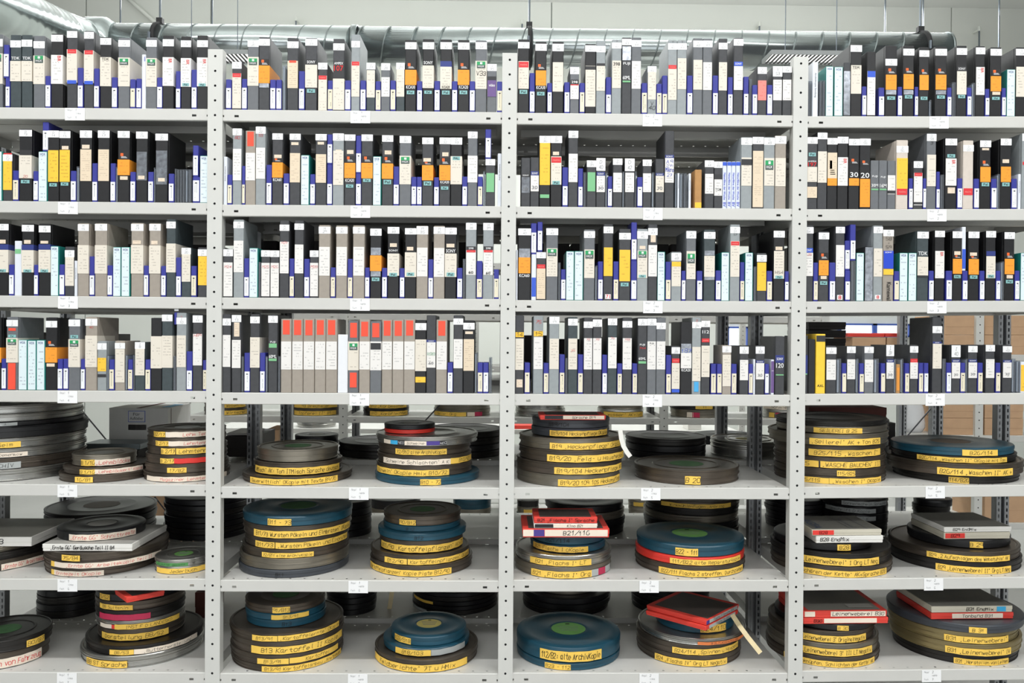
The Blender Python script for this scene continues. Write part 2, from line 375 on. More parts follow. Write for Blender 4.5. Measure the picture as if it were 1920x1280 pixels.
# ---------------------------------------------------------------- louvre lamps over the next aisle
lampw = mat('white lamp housing', (236, 238, 238), .4); lampg = mat('grey lamp housing', (150, 154, 154), .4); dark_fill = mat('dark louvre gap', (40, 42, 44), .5)  # grey of the housing carries the shade it hangs in
tube_m = bpy.data.materials.new('lit tube'); tube_m.use_nodes = True
nb = tube_m.node_tree.nodes['Principled BSDF']; nb.inputs['Emission Color'].default_value = (1, .98, .95, 1); nb.inputs['Emission Strength'].default_value = 1.6
def louvre_lamp(x0, x1, py, lab):
    Y = 2.4; p, q = at_y(x0, py, Y), at_y(x1, py, Y); zc = (p.z+q.z)/2
    o = bpy.data.objects.new('louvre_lamp', None); o.location = ((p.x+q.x)/2, Y, zc); COL.objects.link(o); tag(o, lab, 'lamp')
    L = (q.x-p.x)/2
    mb = MB(); mb.box(-L, L, -.09, .09, .020, .028, lampg); mb.box(-L, L, -.096, -.09, 0, .028, lampg); mb.box(-L, L, .09, .096, 0, .028, lampg)
    mb.box(-L-.01, -L, -.096, .096, 0, .028, lampg); mb.box(L, L+.01, -.096, .096, 0, .028, lampg); mb.build('housing', o)
    mb = MB(); n = int(2*L/.026)
    for i in range(n): mb.box(-L+.01+i*.026, -L+.023+i*.026, -.09, .09, .001, .004, dark_fill)
    s = mb.build('louvre_blade', o); s['kind'] = 'stuff'
    mb = MB(); mb.box(-L, L, -.088, .088, .014, .018, tube_m); mb.build('light_panel', o)
    mb = MB(); mb.tube((-L*.6, 0, .028), (-L*.6, 0, ZC-zc), .003, rodm); mb.tube((L*.6, 0, .028), (L*.6, 0, ZC-zc), .003, rodm); mb.build('suspension_rod', o)
louvre_lamp(330, 474, 110, 'louvred ceiling lamp seen behind the first upright')
louvre_lamp(1440, 1600, 112, 'louvred ceiling lamp seen behind the third upright')
glint_m = bpy.data.materials.new('burning tube'); glint_m.use_nodes = True  # unseen glowing tubes, added to put a bright streak on the duct
nb = glint_m.node_tree.nodes['Principled BSDF']; nb.inputs['Emission Color'].default_value = (1, .98, .95, 1); nb.inputs['Emission Strength'].default_value = 14
for Y, Z, lab in ((-1.72, 4.585, 'long fluorescent tube over the front aisle, above the frame'), (1.75, 4.635, 'long fluorescent tube over the aisle behind the shelves')):
    mb = MB(); mb.tube((-3.3, Y, Z), (5.7, Y, Z), .019, glint_m, 10); o = mb.build('fluorescent_tube', smooth=True); tag(o, lab, 'lamp')
    mb = MB()
    for k in range(4): mb.tube((-2.5+2.4*k, Y, Z+.02), (-2.5+2.4*k, Y, ZC), .005, rodm)
    mb.build('suspension_rod', o)
# ---------------------------------------------------------------- shelving
def grid_plate(mb, pt, us, vs, holes, m):
    """flat sheet in (u,v) with rectangular holes; pt(u,v)->3-D"""
    U = sorted(set(us+[h[0] for h in holes]+[h[1] for h in holes])); V = sorted(set(vs+[h[2] for h in holes]+[h[3] for h in holes]))
    ids = {}; vv = []; ff = []
    def g(i, j):
        if (i, j) not in ids: ids[(i, j)] = len(vv); vv.append(pt(U[i], V[j]))
        return ids[(i, j)]
    for j in range(len(V)-1):
        vm = (V[j]+V[j+1])/2; act = [h for h in holes if h[2] < vm < h[3]]
        i = 0
        while i < len(U)-1:
            um = (U[i]+U[i+1])/2
            if any(h[0] < um < h[1] for h in act): i += 1; continue
            k = i+1
            while k < len(U)-1 and not any(h[0] < (U[k]+U[k+1])/2 < h[1] for h in act): k += 1
            ff.append((g(i, j), g(k, j), g(k, j+1), g(i, j+1))); i = k
    mb.add(vv, ff, m)
PITCH = 1.03; HALF = .4885
FH = .041
def shelf_mesh():
    mb = MB(); H = HALF
    hol = [(x-.0035, x+.0035, y-.0035, y+.0035) for y in (.022, .478) for x in [-.45+.05*i for i in range(19)]]
    grid_plate(mb, lambda u, v: (u, v, 0), [-H, H], [.002, .5], hol, steel)
    sl = [(s*.441-.0075, s*.441+.0075, -.027, -.0195) for s in (-1, 1)]+[(s*.4875-.003, s*.4875+.003, -.027, -.020) for s in (-1, 1)]
    grid_plate(mb, lambda u, v: (u, 0, v), [-H, H], [-FH+.002, -.002], sl, steel)
    grid_plate(mb, lambda u, v: (u, .502, v), [-H, H], [-FH+.002, -.002], sl, steel)
    for y0, y1 in ((0, .002), (.502, .5)):
        mb.add([(-H, y0, -.002), (H, y0, -.002), (H, y1, 0), (-H, y1, 0)], [(0, 1, 2, 3)], steel)
        s = 1 if y0 == 0 else -1
        mb.add([(-H, y0, -FH+.002), (H, y0, -FH+.002), (H, y0+s*.002, -FH), (-H, y0+s*.002, -FH), (H, y0+s*.014, -FH), (-H, y0+s*.014, -FH), (H, y0+s*.014, -FH+.01), (-H, y0+s*.014, -FH+.01)],
               [(0, 3, 2, 1), (3, 5, 4, 2), (5, 7, 6, 4)], steel)
    for s in (-1, 1): mb.add([(s*H, .002, 0), (s*H, .5, 0), (s*H, .5, -FH), (s*H, .002, -FH)], [(0, 1, 2, 3)], steel)
    mb.box(-H+.02, H-.02, .235, .265, -.028, -.001, steel)
    return mb
SHM = shelf_mesh(); shelf_me = None
ROWPX = {0: ((0,201),(389,204),(420,205),(940,210),(970,211),(1483,216),(1515,217.5),(1915,218))}
EDGE = [((0,201,389,204),(420,205,940,210),(970,211,1483,216),(1515,217.5,1915,218)),
 ((0,376.4,389,380.3),(420,383.3,940,386.3),(970,386.8,1483,391.3),(1515,392,1915,391.5)),
 ((0,553.8,389,557.1),(420,557.5,940,560.4),(970,562.4,1480,564.8),(1513,565,1915,563.5)),
 ((0,731.4,389,733),(418,735.7,937,737.7),(967,738.3,1480,740),(1510,738.2,1915,736.6)),
 ((0,907.5,387,908.4),(416,912,936,914.4),(965,913.7,1478,914.6),(1507,913,1915,909)),
 ((0,1084.7,387,1085),(416,1087.3,935,1088.5),(963,1087.2,1476,1087.5),(1504,1085.5,1915,1081.5)),
 ((0,1259.8,386,1260.5),(416,1262,934,1262.6),(962,1261.1,1473,1261.7),(1502,1257.5,1915,1253))]
TAGC = [(141, 676, 1223, 1760), (128, 676, 1224, 1756), (128, 675, 1224, 1756), (127, 674, 1223, 1753), (127, 673, 1220, 1753), (127, 672, 1217, 1750), (126, 671, 1217, 1746)]
SHZ = {}
def shelf_z(l, b, X):
    a, za, c, zc = SHZ[(l, b)]; return za+(zc-za)*(X-a)/(c-a)
tagm = mat('white shelf tag', (244, 244, 244), .55)
tagtxt = [('1', 'links'), ('1', 'rechts'), ('2', 'links'), ('2', 'rechts')]
def shelf_tag(par, x, bay, lvl, w_=.069):
    mb = MB(); z0, z1 = -FH-.003, -.001
    mb.box(-w_/2, w_/2, -.0022, -.0008, z0, z1, tagm)
    pl = lambda u, v: (u, -.0024, v)
    add_hand(mb, 'Regal', pl, -.026, -.008, .006, -.008, ink_g, .08, 1)
    add_hand(mb, tagtxt[bay][0], pl, .002, .006, .0075, -.008, ink_g, .12, 1)
    add_hand(mb, tagtxt[bay][1], pl, .002, .020, .006, -.020, ink_g, .10, 2)
    add_hand(mb, 'Fach', pl, -.026, -.012, .006, -.034, ink_g, .08, 3)
    add_hand(mb, str(lvl+1), pl, .002, .006, .0075, -.034, ink_g, .12, 4)
    mb.build('shelf_tag', par, (x, 0, 0))
for l in range(7):
    for b in range(4):
        x0, y0, x1, y1 = EDGE[l][b]; p, q = at_y(x0, y0, 0), at_y(x1, y1, 0); SHZ[(l, b)] = (p.x, p.z, q.x, q.z)
        xc = (b-.5)*PITCH; z = shelf_z(l, b, xc); ang = -math.atan2(q.z-p.z, q.x-p.x)
        if shelf_me is None: o = SHM.build('shelf_board', None, (xc, 0, z)); shelf_me = o.data
        else: o = bpy.data.objects.new('shelf_board', shelf_me); o.location = (xc, 0, z); COL.objects.link(o)
        o.rotation_euler = (0, ang, 0)
        tag(o, f'grey steel {SHELF[l]} shelf from the top in the {BAYN[b]}', 'shelf', 'front steel shelves')
        shelf_tag(o, at_y(TAGC[l][b], (y0+y1)/2, 0).x-xc, b, l)
        # shelf of the unit standing back to back
        o2 = bpy.data.objects.new('shelf_board', shelf_me); o2.location = (xc, .503, z+(.02 if b else 0)); o2.rotation_euler = (0, ang, 0); COL.objects.link(o2)
        tag(o2, f'grey steel shelf directly behind the {SHELF[l]} front shelf of the {BAYN[b]}', 'shelf', 'shelves of the unit behind')
def front_post(z1, nh=46):
    mb = MB(); W = .026; cell = .0515; zt = z1
    hr = .0043
    z = z1-.024
    zs = []
    while z > .03 and len(zs) < nh: zs.append(z); z -= cell
    def strip(a, b): mb.add([(-W, 0, a), (W, 0, a), (W, 0, b), (-W, 0, b)], [(0, 1, 2, 3)], steel_post)
    top = z1
    for z in zs:
        strip(z+.01, top); top = z-.01
        sq = [(-.01, -.01), (0, -.01), (.01, -.01), (.01, 0), (.01, .01), (0, .01), (-.01, .01), (-.01, 0)]
        oc = [(hr*math.cos(math.pi*(1.25+k*.25)), hr*math.sin(math.pi*(1.25+k*.25))) for k in range(8)]
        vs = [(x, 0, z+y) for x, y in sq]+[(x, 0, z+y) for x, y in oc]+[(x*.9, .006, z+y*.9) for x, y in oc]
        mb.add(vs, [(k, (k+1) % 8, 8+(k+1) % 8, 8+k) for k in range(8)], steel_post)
        mb.add(vs, [(8+k, 8+(k+1) % 8, 16+(k+1) % 8, 16+k) for k in range(8)]+[tuple(range(16, 24))], dark_fill)  # dark lining closes each hole, standing in for the shade inside
        mb.add([(-W, 0, z-.01), (-.01, 0, z-.01), (-.01, 0, z), (-.01, 0, z+.01), (-W, 0, z+.01)], [(0, 1, 2, 3, 4)], steel_post)
        mb.add([(W, 0, z-.01), (W, 0, z+.01), (.01, 0, z+.01), (.01, 0, z), (.01, 0, z-.01)], [(0, 1, 2, 3, 4)], steel_post)
    strip(0, top)
    for s in (-1, 1):
        mb.add([(s*W, 0, 0), (s*W, .036, 0), (s*W, .036, z1), (s*W, 0, z1)], [(0, 1, 2, 3)], steel_post)
        mb.add([(s*W, .036, 0), (s*.008, .036, 0), (s*.008, .036, z1), (s*W, .036, z1)], [(0, 1, 2, 3)], steel_post)
    mb.add([(-W, 0, z1), (W, 0, z1), (W, .036, z1), (-W, .036, z1)], [(0, 1, 2, 3)], steel_post)
    return mb
def slot_post(z1):
    mb = MB(); W = .026
    for s in (-1, 1):
        u0, u1 = sorted((s*.007, s*W)); c = s*.017
        hol = [(c-.003, c+.003, z-.007, z+.007) for z in [.04+.0257*i for i in range(int((z1-.08)/.0257))]]
        grid_plate(mb, lambda u, v: (u, 0, v), [u0, u1], [0, z1], hol, steel_back)
        mb.add([(s*W, 0, 0), (s*W, .036, 0), (s*W, .036, z1), (s*W, 0, z1)], [(0, 1, 2, 3)], steel_back)
        mb.add([(s*.007, 0, 0), (s*.007, .012, 0), (s*.007, .012, z1), (s*.007, 0, z1)], [(0, 1, 2, 3)], steel_back)
    mb.add([(-W, .036, 0), (W, .036, 0), (W, .036, z1), (-W, .036, z1)], [(0, 1, 2, 3)], steel_back)
    mb.add([(-W, 0, z1), (W, 0, z1), (W, .036, z1), (-W, .036, z1)], [(0, 1, 2, 3)], steel_back)
    return mb
PT = [at_y(404, 93, 0).z, at_y(404, 93, 0).z, at_y(957, 100, 0).z, at_y(1501, 107, 0).z, at_y(1501, 107, 0).z]
PN = ['left of the leftmost bay', 'between leftmost and second bay', 'between second and third bay', 'between third and rightmost bay', 'right of the rightmost bay']
fp = front_post(PT[1]).build('shelf_post', None, (0, -.004, 0)); fpm = fp.data
sp = slot_post(PT[1]); spm = None
for i in range(5):
    X = (i-1)*PITCH; dz = PT[i]-PT[1]
    if i == 1: o = fp
    else: o = bpy.data.objects.new('shelf_post', fpm); COL.objects.link(o)
    o.location = (X, -.004, 0)
    if i != 1: o.scale = (1, 1, PT[i]/PT[1])
    tag(o, f'pale front post with one column of holes, {PN[i]}', 'post', 'front posts of the shelving')
    for Y, wd in ((.462, 'rear post of the front unit'), (.508, 'near post of the unit behind'), (.968, 'farthest slotted post')):
        if Y == .508: continue
        if spm is None: o = sp.build('slotted_post', None, (X, Y, 0)); spm = o.data
        else: o = bpy.data.objects.new('slotted_post', spm); o.location = (X, Y, 0); COL.objects.link(o)
        tag(o, f'grey double slotted {wd}, {PN[i]}', 'post', 'slotted posts')
wirem = mat('dark brace wire', (90, 90, 92), .4, .6)
def brace(a, b, Y, lab):
    p, q = at_y(*a, Y), at_y(*b, Y); mb = MB(); mb.tube(p, q, .0035, wirem); tag(mb.build('brace_rod'), lab, 'brace')
brace((143, 757), (236, 868), .985, 'thin brace rod crossing left part of the leftmost bay, fifth shelf')
brace((372, 738), (262, 862), 1.012, 'thin brace rod right of the white carton in the leftmost bay')
brace((203, 931), (120, 1030), .985, 'thin brace rod behind the tilted black reel, leftmost bay')
brace((290, 931), (372, 1035), .985, 'thin brace rod in front of the black stack, leftmost bay')
brace((842, 740), (745, 845), .985, 'thin brace rod above the small reel in the second bay')
brace((1224, 938), (1258, 980), .985, 'thin brace rod above the teal can in the third bay')
brace((1606, 936), (1578, 968), .985, 'thin brace rod above the grey box in the rightmost bay')
brace((1752, 758), (1702, 816), .985, 'thin brace rod above the dark can in the rightmost bay')
# ---------------------------------------------------------------- tapes on the four upper shelves
# one line per tape: kind left right top  then printed areas <code>top-bottom[:text]; numbers are read off enlargements of the photograph
ROWS = {}
ROWS[0,0] = (0, 50, .21875, '''m -60 22 65 w105-170 p230-490 G238-300
b 30 78 155 235 ^410
b 46 84 440 515
c 90 178 70 w118-178 T258-282:TDK p295-468
c 186 275 70 w112-172 T258-282:TDK p295-468
m 288 382 78 w125-185 p248-492 G250-312
b 387 434 422 503
k 440 538 60 w70-128 a243-490 z250-300:BR
d 575 660 30 w38-95 p195-478 r195-230 l460-490
b 664 712 352 505
d 722 802 38 w45-103 p205-482 r203-238 l466-495
b 804 850 358 510
k 860 952 90 w98-155 p262-510 t268-290:TDK
b 954 1005 433 525
m 1015 1112 95 w115-172 p265-512 G275-330
B 1115 1162 450 530
b 1164 1212 445 528
u 1214 1250 238 z255-420:WDR
m 1253 1342 92 w115-172 p270-515 G280-335
b 1344 1392 435 517
k 1396 1488 75 w108-168 a262-508 z275-312:BR
b 1506 1548 380 533
k 1550 1636 82 w118-175 a270-515 z285-325:BR P485-510
b 1640 1688 368 522
k 1690 1780 75 w117-175 a265-512 z280-320:BR P487-512''')
ROWS[0,1] = (400, 50, .29167, '''b 80 116 338 395
d 120 181 225 w226-270 p300-525 r300-325
b 182 217 335 393
m 221 291 85 w88-130 p195-380 G205-248
d 293 362 67 w78-122 q208-250 o250-363 s365-392
b 364 401 340 395
b 403 439 340 397
j 441 471 248
d 476 546 72 w95-138 h220-395 R218-232
b 549 586 285 400
d 592 667 72 w78-122 B210-245:SONY p245-392 P402-425:Pal
d 674 732 232 w232-275 p315-540 r315-340
B 734 768 345 403
d 771 842 78 w108-152 B222-332 T228-244:AMPEX Z250-285:107 p335-535
b 845 883 345 405
g 887 942 50 w92-133 p225-450 r225-250
b 944 981 345 405
c 984 1040 232 w232-275 p280-455
B 1042 1077 350 408
m 1079 1135 235 w235-280 a325-450
B 1137 1172 345 405
c 1175 1229 232 w232-275 p275-450
k 1234 1305 85 w100-145 q230-275 o278-375 T378-400:KCA30 P412-435:Pal
b 1308 1343 350 410
k 1346 1417 80 w100-145 T222-242:SONY p250-395 P412-432:Pal
b 1420 1457 348 408
k 1460 1532 82 w100-145 n222-258 p258-400 t380-398:KCA20 P412-437:Pal
b 1533 1569 350 408
k 1573 1645 85 w102-147 q230-275 o278-375 T378-400:KCA20 P412-435:Pal
b 1646 1683 350 410
m 1685 1757 88 w100-145 p220-400 G225-268 i285-315:V33
m 1761 1820 238 w240-285 B320-342 U345-450
B 1823 1858 352 412''')
ROWS[0,2] = (940, 50, .29688, '''k 106 176 80 w97-137 p218-392 r222-258 P400-425:Pal
b 178 213 292 410
k 215 285 95 w108-152 q233-272 o277-372 T375-395:KCA30 P413-435:Pal
b 290 320 355 415
k 322 393 95 w108-155 p225-410
b 397 432 350 415
m 434 490 248 w255-300 B335-365:298 r365-372 a372-458
B 494 527 355 415
k 529 597 108 w118-158 p248-505 B250-272
g 600 657 88 w122-162 p232-405 B232-248
b 660 695 318 430
g 698 758 82 w100-138 p215-388 t225-248:398 i84-98:V
d 762 821 68 w77-117 s125-212 T225-245:FUJI T310-335:60ML v342-352
m 823 883 68 w85-127 a218-392
B 885 921 355 418
g 924 978 248 w250-290 p285-460 i475-497:V i500-525:40
B 980 1014 360 420
B 1016 1049 308 425
g 1052 1110 85 w105-145 p265-462 r243-267 i88-102:V
g 1112 1170 85 w105-145 p200-395 i88-102:V
b 1173 1209 308 420
m 1211 1271 72 w88-130 p210-398
m 1273 1332 75 w88-130 a225-400
b 1335 1370 308 420
d 1372 1427 75 w102-143 p225-403
b 1430 1463 318 428
d 1467 1527 70 w77-120 l222-248:SONY a250-400
b 1530 1562 315 425
j 1565 1582 330
b 1585 1617 368 428
d 1619 1675 252 w255-298 S340-465
b 1678 1712 368 428
d 1715 1773 250 w250-315 a335-465
d 1776 1833 248 w250-290 a335-465''')
ROWS[0,3] = (1480, 60, .22917, '''j 152 186 400
u 190 236 245
j 246 272 395
j 274 297 395
W 299 362 280
W 369 440 285
d 443 500 250 s320-680
k 502 592 100 w108-162 p272-505 t280-298:TDK
b 595 632 445 520
k 636 706 160 a320-680 l320-370
b 730 780 455 528
k 785 880 112 w220-275 q292-345 o350-472 s475-512 P528-555:Pal
b 886 926 448 522
k 930 1020 112 w137-192 q290-340 o345-468 s475-512 P518-545:Pal
b 1026 1058 448 528
k 1060 1142 125 w150-203 q300-350 o352-475 P530-556
j 1145 1162 555
k 1195 1287 120 w138-193 q295-345 o350-472 s478-512 P520-546:Pal
b 1292 1327 455 532
j 1330 1365 410
k 1368 1452 112 w132-187 B282-320:SONY p322-512 P516-542:Pal
b 1455 1491 455 528
j 1494 1522 415
k 1524 1600 115 w127-182 a287-515 z295-335:BR
b 1603 1638 465 540
k 1645 1735 125 w138-193 q305-358 o362-485 e490-515 P532-556:Pal
b 1738 1775 458 535
W 1778 1850 305
k 1854 1945 125 w138-192 p285-530''')
ROWS[1,0] = (0, 220, .21875, '''W -50 20 290
d 26 105 305 r303-318 w318-375 y375-622
B 108 160 455 538
k 166 272 100 w107-163 B280-322 p325-522 X495-518:20 P537-565:Pal
b 284 328 460 545
W 331 408 292
b 360 412 38 112 ^285
k 411 505 110 w113-172 y282-552 P565-592:Pal
k 508 602 105 w118-177 e245-275 y280-552 P558-585:Pal
b 604 652 458 548
j 655 678 420
k 685 787 105 w112-175 e235-268 h275-545
b 789 836 393 553
k 840 940 108 w112-175 h275-545
b 942 990 393 553
j 992 1008 425
k 1010 1110 115 w117-175 q300-358 o362-495 e505-535
b 1115 1162 467 550
k 1166 1264 110 w122-182 s295-540 e500-530
b 1268 1315 467 550
j 1318 1330 430
k 1333 1438 125 w140-198 s285-575 e520-550
b 1444 1492 482 568
j 1495 1512 440
j 1514 1536 445
j 1538 1560 445
j 1562 1584 445
j 1586 1610 445
j 1612 1642 445
b 1650 1712 510 540
b 1655 1702 242 330 ^500
W 1715 1785 328''')
ROWS[1,1] = (400, 220, .29167, '''u 66 88 252
B 90 122 368 435
g 123 182 70 w72-115 X120-140:80 a203-405
B 184 204 312 432
t 206 271 85 R92-185 a228-405
g 273 335 58 w60-105 X108-124:53 a195-395
b 340 375 305 422
d 380 446 100 w103-143 e240-262 q262-286 o290-387 T390-412:KCA60
b 450 487 360 425
d 491 560 103 w105-145 e160-178 h230-418
W 564 618 242
b 621 655 365 430
d 657 727 105 w107-148 e158-175 h237-420
b 730 765 303 428
b 730 765 108 172 ^303
g 769 838 102 w103-150 e208-225 p215-435
d 844 912 108 w110-150 e210-235 q247-290 o293-390 T395-415:KCA20 P432-452:Pal
b 915 950 362 428
b 915 950 115 230 ^358
d 953 1024 108 w110-152 q247-290 o293-392 P395-415:Pal
W 1027 1080 250
d 1085 1155 113 w115-157 e213-238 q250-295 o297-395 P402-430:Pal
b 1157 1194 315 433
m 1198 1270 118 w120-165 p247-430 G255-298
b 1272 1305 382 445
b 1307 1340 382 447
d 1343 1413 128 w130-172 e262-285 q285-305 o308-405 P412-438:Pal
b 1417 1451 385 448
d 1454 1523 128 w130-172 e225-250 q258-305 o307-405 T408-425:KCA20 P445-465:Pal
k 1526 1598 130 w130-175 p250-430 P252-275:PAL
b 1599 1633 380 445
m 1636 1697 88 w92-135 a247-418
B 1699 1731 380 445
j 1733 1748 345
d 1750 1810 268 w268-308 v358-480
b 1748 1785 75 132 ^258
u 1828 1852 232''')
ROWS[1,2] = (940, 225, .29688, '''d 126 182 238 B340-358:SONY s360-460 t425-445:30
d 184 238 235 n323-350:SONY a350-450 t415-437:30
k 241 310 95 w100-145 y145-410 v470-492
k 312 382 95 w100-145 e200-222 p230-408 r235-270 P385-408:Pal
b 385 421 298 418
d 424 484 62 w68-113 a213-392
b 485 515 305 422
j 517 537 330
d 540 598 255 w255-297 v330-450
d 600 656 240 w240-320 n328-352:SONY a352-455 t420-440:30
j 657 670 330
b 672 700 355 435
d 705 763 242 w243-283 a333-455
j 765 778 325
d 780 840 242 w243-322 a333-455
j 841 855 325
b 858 891 360 422
d 893 948 248 w250-290 a337-455
j 950 966 330
d 973 1028 245 n335-352:SONY p352-455 t420-440:30
d 1033 1092 68 n220-240:SONY a240-395 Y250-275:A9 Y278-296:Inh Y300-328:Mikro Y338-358:27
j 1097 1110 335
u 1112 1125 335
j 1127 1149 335
j 1151 1172 335
u 1183 1197 337
f 1222 1265 313 y520-555
d 1285 1341 252 w255-297 a340-465
d 1343 1396 260 w262-302 B343-372 a375-478 t430-448:TGM
L 1397 1424 262
L 1426 1452 262
L 1454 1480 262
L 1482 1508 262
g 1515 1583 108 w113-157 p237-415 B247-285
d 1587 1656 103 w107-152 p240-418 h195-550
g 1659 1726 108 w113-157 p240-415 G255-315
t 1729 1798 98 w102-150 p240-418''')
ROWS[1,3] = (1480, 230, .22917, '''d 145 229 118 w118-172 P245-275:Pal T310-322:AMPEX Z325-358:197 p362-485 h525-615
d 232 309 75 w82-135 p235-490
k 311 392 122 w125-178 q290-450 h245-455 o455-515
k 395 483 115 w115-170 a283-515 z295-335:BR
k 486 573 130 w132-185 q290-340 T405-445:30 o455-515
k 577 663 130 w130-185 q305-350 T410-452:20 o460-690
m 666 732 308 T430-450:FUJI T500-525:30M v540-552
m 734 800 308 T437-455:FUJI T500-530:16M v540-552
m 803 870 310 a430-585 B555-580
e 876 971 142 w190-245 y290-540 r540-590
b 978 1012 455 540
d 1016 1090 315 w315-370 a410-675 r410-438 B650-668
b 1094 1121 455 540
m 1123 1201 85 w92-150 i152-180:3 p262-520
b 1203 1232 400 545
j 1235 1268 425
k 1276 1370 122 w130-185 P258-285:Pal a293-515 z305-340:BR e530-578
b 1373 1418 455 538
e 1420 1506 145 w182-235 r537-592
b 1509 1556 458 538
k 1558 1648 140 w145-200 e208-225 q305-360 o362-485 P490-520:Pal
b 1651 1698 458 535
j 1700 1725 420
k 1727 1815 130 w130-185 e300-330 o360-485 P490-520:Pal
b 1817 1862 458 538
u 1872 1898 420
g 1901 1985 85 w90-150 r320-345''')
ROWS[2,0] = (0, 400, .21875, '''k -32 72 85 w90-145 e225-258 n265-310 p312-505 P478-503:Pal
b 75 121 438 528
u 123 184 235 v305-345
k 188 289 88 w98-155 e228-260 n268-313 p315-505 P480-505:Pal
b 290 329 440 530
k 331 433 88 w105-162 e235-258 n265-310 p312-505 P480-505:Pal
W 435 505 280
b 507 553 437 528
d 557 636 285 w315-375 p375-620
u 638 660 405
t 668 762 85 w92-150 p272-515
b 764 811 368 532
t 815 917 85 w90-148 p272-515
b 919 965 445 532
W 968 1039 288
W 1042 1115 288
t 1125 1228 82 w90-150 e232-262 p272-515
b 1231 1275 447 530
t 1278 1376 85 w90-148 e235-265 p275-515
b 1379 1423 450 533
c 1426 1505 50 w70-128 p258-505
b 1507 1553 377 540
c 1555 1635 293 w295-350 p350-585
B 1637 1684 450 533
d 1697 1778 292 w308-365 y368-615''')
ROWS[2,1] = (400, 400, .29167, '''d 64 126 228 w230-275 a315-532 X335-352:M24
g 129 195 40 w53-95 a175-378
b 197 230 288 410
W 232 288 222
j 290 304 312
d 307 364 235 w237-278 a318-532 X335-352:M25
d 367 423 237 w238-280 a318-532 X335-352:M26
d 427 487 45 w72-112 a182-385 X182-197:M27
B 489 520 290 405
d 522 581 45 w65-105 a200-385
b 583 618 292 410
d 620 675 237 w238-280 a318-532 X335-352:M28
t 678 751 75 w85-130 a215-400
B 753 785 347 410
t 788 861 78 w87-130 a215-400
B 863 895 292 412
t 898 972 77 w87-130 a215-400
b 974 1005 348 412
k 1008 1080 90 w98-143 s220-268 o270-370 s372-405 P412-435:Pal
b 1083 1118 350 410
k 1120 1194 85 w87-130 e192-215 T232-245:SONY p258-400 P382-405:Pal
b 1197 1230 352 412
k 1232 1304 92 w95-135 e215-238 p250-408 P380-402:Pal
t 1307 1379 80 w82-135 a220-405
b 1381 1414 295 415
t 1416 1487 80 w87-132 a222-408
k 1489 1563 85 w92-135 e195-218 T230-252:SONY p258-408 P380-405:Pal
b 1566 1601 350 420
j 1603 1620 292
g 1624 1690 58 w62-105 a212-395 B212-236:298 r236-250 t370-388:60
B 1692 1729 305 422
g 1735 1800 60 w62-108 a212-395 B212-236:298 r236-250 t375-392:60
B 1803 1835 360 420''')
ROWS[2,2] = (940, 400, .29688, '''u 92 104 230
k 107 186 92 w95-138 s222-278 o278-378 T382-402:KCA60
u 190 220 258 l405-525
b 187 222 63 122 ^256
d 222 280 243 w245-283 r322-348 h348-540
b 228 260 53 110 ^242
m 284 357 90 w95-137 p220-398 G225-270
j 359 374 310
b 376 407 353 418
W 409 461 238
W 463 520 238
m 521 590 102 w112-155 p228-408 G235-285
j 592 607 330
b 610 643 303 418
d 645 705 68 w83-125 y215-395 N510-540:71
B 707 741 303 418
d 744 816 98 w123-165 y230-428 P438-460:Pal
b 819 855 300 423
b 820 855 57 165 ^297
g 858 925 98 w112-160 e205-225 p235-408 G238-280 P388-405:Pal
d 927 985 68 w93-137 e137-182 a200-398
W 987 1034 242
B 1037 1071 305 420
g 1074 1135 243 w250-298 p305-460 y305-335
b 1138 1165 362 423
m 1167 1229 108 w112-158 p238-415 G255-315
b 1234 1270 363 425
c 1280 1350 103 w117-160 s235-265 p268-400 s400-420
b 1353 1387 360 425
W 1390 1441 245
g 1446 1506 70 w85-125 i127-140:57 p175-400 r177-202
B 1508 1537 308 427
W 1539 1590 247
j 1593 1611 335
d 1614 1674 250 w262-305 y310-488
B 1676 1711 363 430
k 1720 1788 105 w110-152 e210-232 p237-412 i362-382:H54 P393-412:Pal
b 1790 1815 365 432''')
ROWS[2,3] = (1480, 405, .22917, '''d 116 196 75 w90-142 l262-298:SONY a300-490 X305-325:128
B 198 236 380 532
d 239 324 125 w135-190 q300-355 o362-485 e490-515 P533-562:Pal
b 328 377 380 533
d 380 452 78 w88-140 a237-495 N645-685:8
b 456 499 445 535
b 456 497 200 278 ^440
j 501 545 365
b 500 545 68 200 ^362
W 549 613 300
k 616 685 250 s255-692
g 689 765 78 w88-140 p265-495 N645-680:8
t 767 853 112 w112-165 i172-200:58 i208-228:+ i240-268:59 L285-430:SONY y433-480 z540-690:Karnewal
B 857 899 450 530
W 902 971 300
W 975 1043 300
c 1047 1138 120 w128-183 T290-320:TDK p333-485 B487-500
b 1141 1186 447 528
k 1188 1270 115 w120-172 a285-508 z295-330:BR
b 1282 1332 447 525
k 1336 1414 122 w125-180 e288-318 q318-345 o350-472 P482-508:PAL
b 1416 1460 447 528
u 1416 1446 88 l270-430 ^440
k 1465 1552 125 w127-180 e298-325 q325-350 o352-478 P485-512:Pal
b 1556 1602 447 530
k 1606 1688 122 w122-175 n287-325 p328-508 P480-505:Pal
b 1690 1730 447 530
j 1732 1757 372
k 1760 1842 125 w132-187 q293-348 o350-475 e482-510 P522-550:Pal
b 1845 1885 447 530
W 1893 1955 300''')
